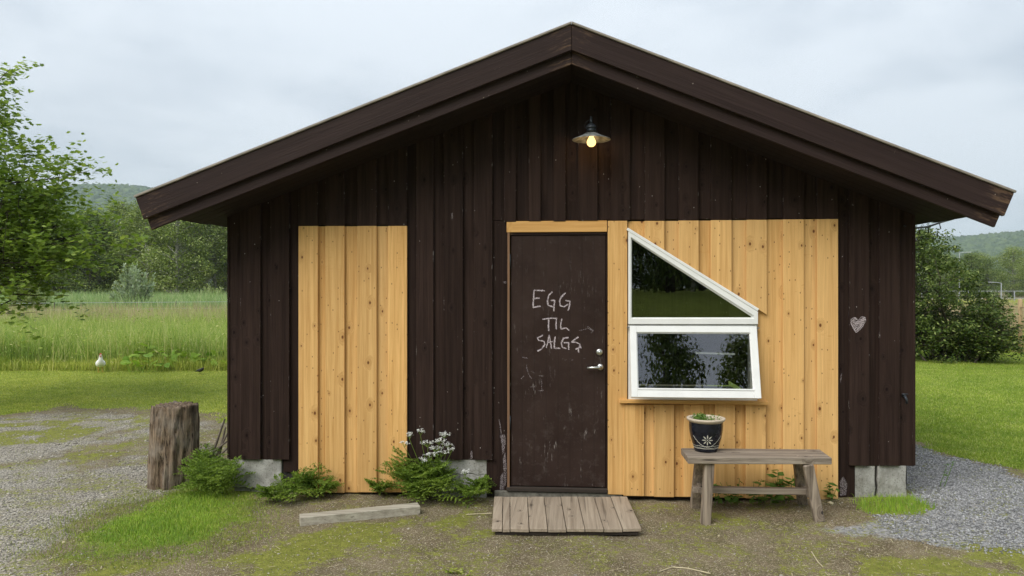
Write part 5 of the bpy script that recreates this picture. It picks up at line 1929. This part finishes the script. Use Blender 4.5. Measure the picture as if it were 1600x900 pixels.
def clump_tree(name, h_, rad, ncl, nleaf, lsize, lmat, bmat, low=.12, seed=0, stems=1, label='', group=None, loc=(0, 0, 0), shape=.75, cr=.085):
    random.seed(seed)
    o = empty(name, loc)
    tag(o, label, 'tree', group)
    tb = MB()
    cl = []
    for s_ in range(stems):
        bx_, by_ = (random.gauss(0, rad * .25), random.gauss(0, rad * .25)) if stems > 1 else (0, 0)
        sway = rvec() * h_ * .04
        tr = [Vector((bx_, by_, -.1)), Vector((bx_ * 1.1, by_ * 1.1, h_ * .3)) + sway * .4, Vector((bx_ * 1.3, by_ * 1.3, h_ * .65)) + sway, Vector((bx_ * 1.4, by_ * 1.4, h_ * .96)) + sway]
        tb.tube(tr, [h_ * .014, h_ * .011, h_ * .007, h_ * .002], 7, False)
        for i in range(ncl // stems):
            t = low + (1 - low) * (i + random.random()) / (ncl // stems)
            prof_ = (math.sin(math.pi * min(1, (t - low) / (1 - low) * .80 + .17))) ** shape
            a = random.uniform(0, 6.28)
            rr = rad * prof_ * math.sqrt(random.uniform(.15, 1)) * random.uniform(.8, 1.15)
            z = h_ * t
            base = tr[1].lerp(tr[3], max(0, min(1, (t - .35) / .65)))
            base = Vector((base.x, base.y, z - .12 * h_ * prof_))
            c_ = Vector((base.x + rr * math.cos(a), base.y + rr * math.sin(a), z))
            tb.tube([base, base.lerp(c_, .5) + Vector((0, 0, .03 * h_)), c_], [h_ * .004, h_ * .003, h_ * .0012], 4, False)
            cl.append(c_)
    tb.build('trunk', M[bmat], o, smooth=True)
    cl = np.array([tuple(c_) for c_ in cl])
    per = nleaf // len(cl)
    P_, N_ = clump_leaves(cl, per, h_ * cr)
    k_ = P_[:, 2] > .1
    V, fs = scatter(RHOMB, P_[k_], lsize * rng.uniform(.7, 1.25, k_.sum()), rot_n(N_[k_]))
    np_mesh('crown', V, fs, M[lmat], o)
    return o


def copy_tree(src, loc, sc, rz, label=None, group=None):
    r_ = src.copy()
    col.objects.link(r_)
    r_.location = loc
    r_.scale = sc
    r_.rotation_euler = (0, 0, rz)
    if label: r_['label'] = label
    if group: r_['group'] = group
    for ch in src.children:
        c_ = ch.copy()
        col.objects.link(c_)
        c_.parent = r_
    return r_


def fl(px, depth):
    x, y = far(px, depth)
    return (x, y, 0)


LB = ['tall round crowned birch at the meadow edge', 'dark alder of the wood behind the reed bed', 'slim pale stemmed birch of the wood by the meadow']
GB = ['birches along the meadow edge', 'alders behind the reed bed', 'slim birches of the wood']
TA = clump_tree('birch_tree', 10.5, 3.3, 85, 15000, .21, 'birchleaf', 'birchbark', .06, 31, 2, LB[0], GB[0], fl(272, 72), cr=.074)
TB = clump_tree('alder_tree', 9.5, 3.0, 80, 13000, .21, 'alderleaf', 'bark', .04, 32, 2, LB[1], GB[1], fl(130, 74), cr=.074)
TC = clump_tree('slim_birch', 10.5, 2.0, 75, 7000, .20, 'birchleaf', 'birchbark', .28, 33, 1, LB[2], GB[2], fl(338, 76), cr=.05)
random.seed(77)
for src, px, dep, s_ in ((0, 225, 74, .95), (0, 312, 75, 1.0), (0, 185, 78, .98), (1, 160, 76, .98), (1, 95, 77, 1.0), (1, 60, 79, .95), (1, 20, 76, 1.02), (1, -30, 78, 1), (1, -90, 80, 1.0), (2, 354, 78, 1.0), (2, 372, 76, .96), (2, 395, 80, 1.04), (2, 325, 82, .97),
                          (0, 250, 86, 1.12), (0, 295, 88, 1.15), (1, 205, 90, 1.1), (1, 150, 90, 1.12), (1, 110, 88, 1.1), (0, 340, 90, 1.1), (1, 45, 90, 1.1), (2, 415, 84, 1.0), (0, 440, 82, 1.0), (1, -150, 84, 1.05), (0, 375, 92, 1.15), (0, 420, 93, 1.1), (1, 0, 92, 1.1), (1, 75, 92, 1.1), (0, 470, 84, 1.05), (1, 500, 86, 1.1), (0, 535, 84, 1.0), (1, 570, 88, 1.1), (0, 600, 85, 1.0), (1, 640, 88, 1.05)):
    t_ = (TA, TB, TC)[src]
    k = s_ * random.uniform(.92, 1.08)
    copy_tree(t_, fl(px, dep), (k * random.uniform(.9, 1.1), k * random.uniform(.9, 1.1), s_ * random.uniform(.9, 1.04)), random.uniform(0, 6.28))
# trees on the right, beyond the field
random.seed(78)
for i in range(16):
    px = 1440 + i * 22 + random.uniform(-8, 8)
    dep = random.uniform(118, 165)
    s_ = (8.2 if i % 3 else 9.4) / 10 * dep / 150
    copy_tree((TA, TB)[i % 2], fl(px, dep), (s_ * 1.35, s_ * 1.35, s_), random.uniform(0, 6.28), 'leafy tree of the belt across the field right of the shed', 'tree belt across the right field')
# trees behind the camera, mirrored in the window panes
random.seed(79)
for i, (x, y, s_, k, w) in enumerate(((4.6, -27, 1.45, 1, .50), (8.1, -27, 1.22, 2, .8), (2.6, -29, 1.15, 2, .8), (6.6, -33, 1.20, 2, .8), (11.2, -26, 1.3, 2, 1), (15.0, -28, 1.4, 0, 1), (-2.5, -30, 1.3, 1, 1), (-8, -27, 1.45, 0, 1), (6.4, -44, 1.1, 1, 1.2), (9.5, -46, 1.1, 1, 1.2), (0.3, -44, 1.1, 1, 1.2), (12.6, -46, 1.1, 1, 1.2), (3.4, -47, 1.1, 0, 1.2), (19, -30, 1.4, 0, 1), (-13, -29, 1.5, 1, 1))):
    copy_tree((TA, TB, TC)[k], (x, y, 1.4), (s_ * w, s_ * w, s_), random.uniform(0, 6.28), 'tree standing across the yard, mirrored in the shed window', 'trees mirrored in the window')

# willow bushes in the reeds
def wand_bush(name, px, py, dep, h_, w_, mat, label, n_=60):
    b = far(px, dep)
    o = empty(name, (b[0], b[1], 0))
    tag(o, label, 'bush')
    tb = MB()
    P_, D_, S_ = [], [], []
    for i in range(n_):
        a = random.uniform(0, 6.28)
        el = random.uniform(.5, 1.5)
        d = Vector((math.cos(a) * math.cos(el), math.sin(a) * math.cos(el), math.sin(el)))
        ln = h_ * random.uniform(.7, 1.1) * (.7 + .3 * math.sin(el))
        bs = Vector((random.gauss(0, .12), random.gauss(0, .12), 0))
        tipv = bs + Vector((d.x * w_, d.y * w_, d.z * ln))
        tb.tube([bs, bs.lerp(tipv, .5) + Vector((0, 0, .08)), tipv], [.02, .012, .005], 4, False)
        for k in range(75):
            t = random.uniform(.2, 1.0)
            dd = (d + rvec() * .9).normalized()
            sz = random.uniform(.12, .26)
            P_.append(bs.lerp(tipv, t) + dd * sz * .6); D_.append(dd); S_.append(sz)
    leaflet_mesh('foliage', P_, D_, S_, M[mat], o, .20)
    tag(tb.build('stems', M['bark'], o), kind='stuff')
    return o


wand_bush('willow_bush', 210, 500, 44, 3.0, 1.5, 'willow', 'silvery willow bush standing in the reeds', 70)
wand_bush('pale_bush', 42, 500, 40, 2.9, 1.5, 'paleleaf', 'pale leafy bush in the reddish meadow grass', 50)
wand_bush('pale_bush', 330, 500, 58, 1.9, 1.2, 'paleleaf', 'small pale bush at the reed edge below the slim birches', 40)

# ------------------------------------------------------------------ fences, street lamps
wf_ = empty('wire_fence', fl(150, 36))
tag(wf_, 'thin wire fence on slim posts crossing the left meadow', 'fence')
wo_ = wf_.location
prevp = None
for i, px in enumerate((-120, -10, 85, 180, 275, 365, 450)):
    x, y = far(px, 34 + i * 1.2)
    p = Vector((x, y, 0)) - wo_
    MB().tube([p, p + Vector((0, 0, 1.0))], .018, 6).build('post', M['stick'], wf_)
    if prevp is not None:
        for z in (.62, .96):
            MB().tube([prevp + Vector((0, 0, z)), p + Vector((0, 0, z))], .009, 4, False).build('wire', M['galv'], wf_)
    prevp = p

M['newpost'] = wood('pale_post_wood', (0.46, 0.33, 0.19), (0.32, 0.22, 0.12), (0.12, 0.07, 0.04), 'z', 0.7, spec=0.2)
pf = empty('garden_fence', tuple(G(1594, 557)))
tag(pf, 'pale post fence with thin upright canes at the lawn edge', 'fence')
po_ = pf.location
p0 = Vector((0, 0, 0))
p1_ = G(1541, 545) - po_
p1_.z = 0
p2_ = p0 + (p0 - p1_) * 1.0
ends = [p1_, p0, p2_, p2_ + (p0 - p1_)]
for p in ends:
    MB().tube([p + Vector((0, 0, -.02)), p + Vector((0, 0, 1.40)), p + Vector((0, 0, 1.43))], [.055, .05, .03], 10).build('post', M['newpost'], pf, smooth=True)
for a, b in zip(ends[:-1], ends[1:]):
    for z in (.38, 1.22):
        MB().bar(a + Vector((0, .07, z)), b + Vector((0, .07, z)), .02, .03).build('rail', M['newpost'], pf)
    nst = int((b - a).length / .12)
    for k in range(1, nst):
        p = a.lerp(b, k / nst) + Vector((0, .09, 0))
        MB().tube([p, p + Vector((random.gauss(0, .015), 0, random.uniform(1.0, 1.25)))], .006, 4, False).build('cane', M['newpost'], pf)


def street_lamp(px, ytop, ybase_d, label, arm=1):
    x, y = far(px, ybase_d)
    h_ = CH + (450 - ytop) / F * ybase_d
    o = empty('street_lamp', (x, y, 0))
    tag(o, label, 'street lamp')
    MB().tube([(0, 0, 0), (0, 0, h_ * .5), (0, 0, h_)], [.075, .06, .05], 8).build('pole', M['galv'], o)
    MB().tube([(0, 0, h_ - .04), (-.5 * arm, 0, h_ + .05), (-1.1 * arm, 0, h_ + .08)], .035, 6).build('arm', M['galv'], o)
    MB().bar((-.9 * arm, 0, h_ + .08), (-1.6 * arm, 0, h_ + .10), .24, .09).build('lantern', M['galv'], o)


street_lamp(1564.5, 442, 96, 'grey street lamp standing clear before the tree belt')
street_lamp(1499, 395, 104, 'slim street lamp rising behind the dark shrub', -1)
gr_ = empty('guard_rail', fl(1560, 84))
tag(gr_, 'grey road guard rail across the far field', 'guard rail')
go = gr_.location
a, b = Vector(fl(1440, 83)) - go, Vector(fl(1900, 86)) - go
for z in (.55, 1.35):
    MB().bar(a + Vector((0, 0, z)), b + Vector((0, 0, z)), .04, .06).build('rail', M['galv'], gr_)
for k in range(14):
    p = a.lerp(b, k / 13)
    MB().bar(p, p + Vector((0, 0, 1.38)), .08, .08, up=(0, 1, 0)).build('post', M['galv'], gr_)

# ------------------------------------------------------------------ wooded hills and the air before them
ang = np.radians(np.linspace(-75, 75, 151))
rad_ = np.concatenate([np.linspace(600, 2070, 50), np.linspace(2100, 3000, 10)])
AA, RR_ = np.meshgrid(ang, rad_)
hp_ang = np.array([-75, -55, -42, -34, -30, -27, -24, -20, -12, 0, 15, 24, 28, 31, 34, 38, 46, 60, 75])
hp_h = np.array([90, 110, 116, 118, 126, 127, 118, 100, 85, 70, 60, 52, 58, 64, 70, 78, 92, 100, 90])


def hill_h(a, r_):
    deg = np.degrees(a)
    top = np.interp(deg, hp_ang, hp_h)
    top = (top - 7) * 1.8 * np.cos(a)
    rise = ss(600, 1710, r_) ** 1.15
    x, y = r_ * np.sin(a), r_ * np.cos(a)
    return top * rise * (0.90 + .2 * fbm(x, y, .0035)) - 2.0 * (r_ < 640)


def hill_xyz(a, r_, z):
    x_, y_ = np.sin(a) * r_, np.cos(a) * r_
    return np.stack([CAM.x + x_ * cT - y_ * sT, CAM.y + x_ * sT + y_ * cT, z], -1)


HV = hill_xyz(AA, RR_, hill_h(AA, RR_)).reshape(-1, 3)
na, nr = len(ang), len(rad_)
ii = np.arange(na * nr).reshape(nr, na)
hq = np.stack([ii[:-1, :-1], ii[:-1, 1:], ii[1:, 1:], ii[1:, :-1]], -1).reshape(-1, 4)
M['hillfloor'] = simple('hill_floor', (0.035, 0.055, 0.022), 0.95, var=0.3, scale=.05)
tag(np_mesh('hills', HV, [hq], M['hillfloor'], smooth=True), kind='structure')
n_ = 44000
deg = np.where(rng.random(n_) < .55, rng.uniform(-46, -16, n_), rng.uniform(22, 48, n_))
a = np.radians(deg)
r_ = np.sqrt(rng.uniform(760 ** 2, 1960 ** 2, n_))
P_ = hill_xyz(a, r_, hill_h(a, r_) + 2.2)
sz = rng.uniform(7.5, 14.0, n_) * (.8 + .4 * fbm(P_[:, 0], P_[:, 1], .02))
tag(stones_obj('hill_forest', P_, sz, M['hillwood'], 1.15, 'ico', .38), 'hazy forest covering the far hills', 'forest', kind='stuff')


def m_haze():
    m, nt, out = newmat('haze_air')
    v = nd(nt, 'ShaderNodeVolumePrincipled', {'Color': C(0.80, 0.90, 0.98), 'Density': 0.00022, 'Anisotropy': 0.15})
    nt.links.new(v.outputs[0], out.inputs['Volume'])
    return m


hz = MB().box(-3300, 3300, -3300, 3300, -4.0, 275).build('haze', m_haze(), None)
tag(hz, 'pale moist air that veils the far hills', 'haze', kind='stuff')
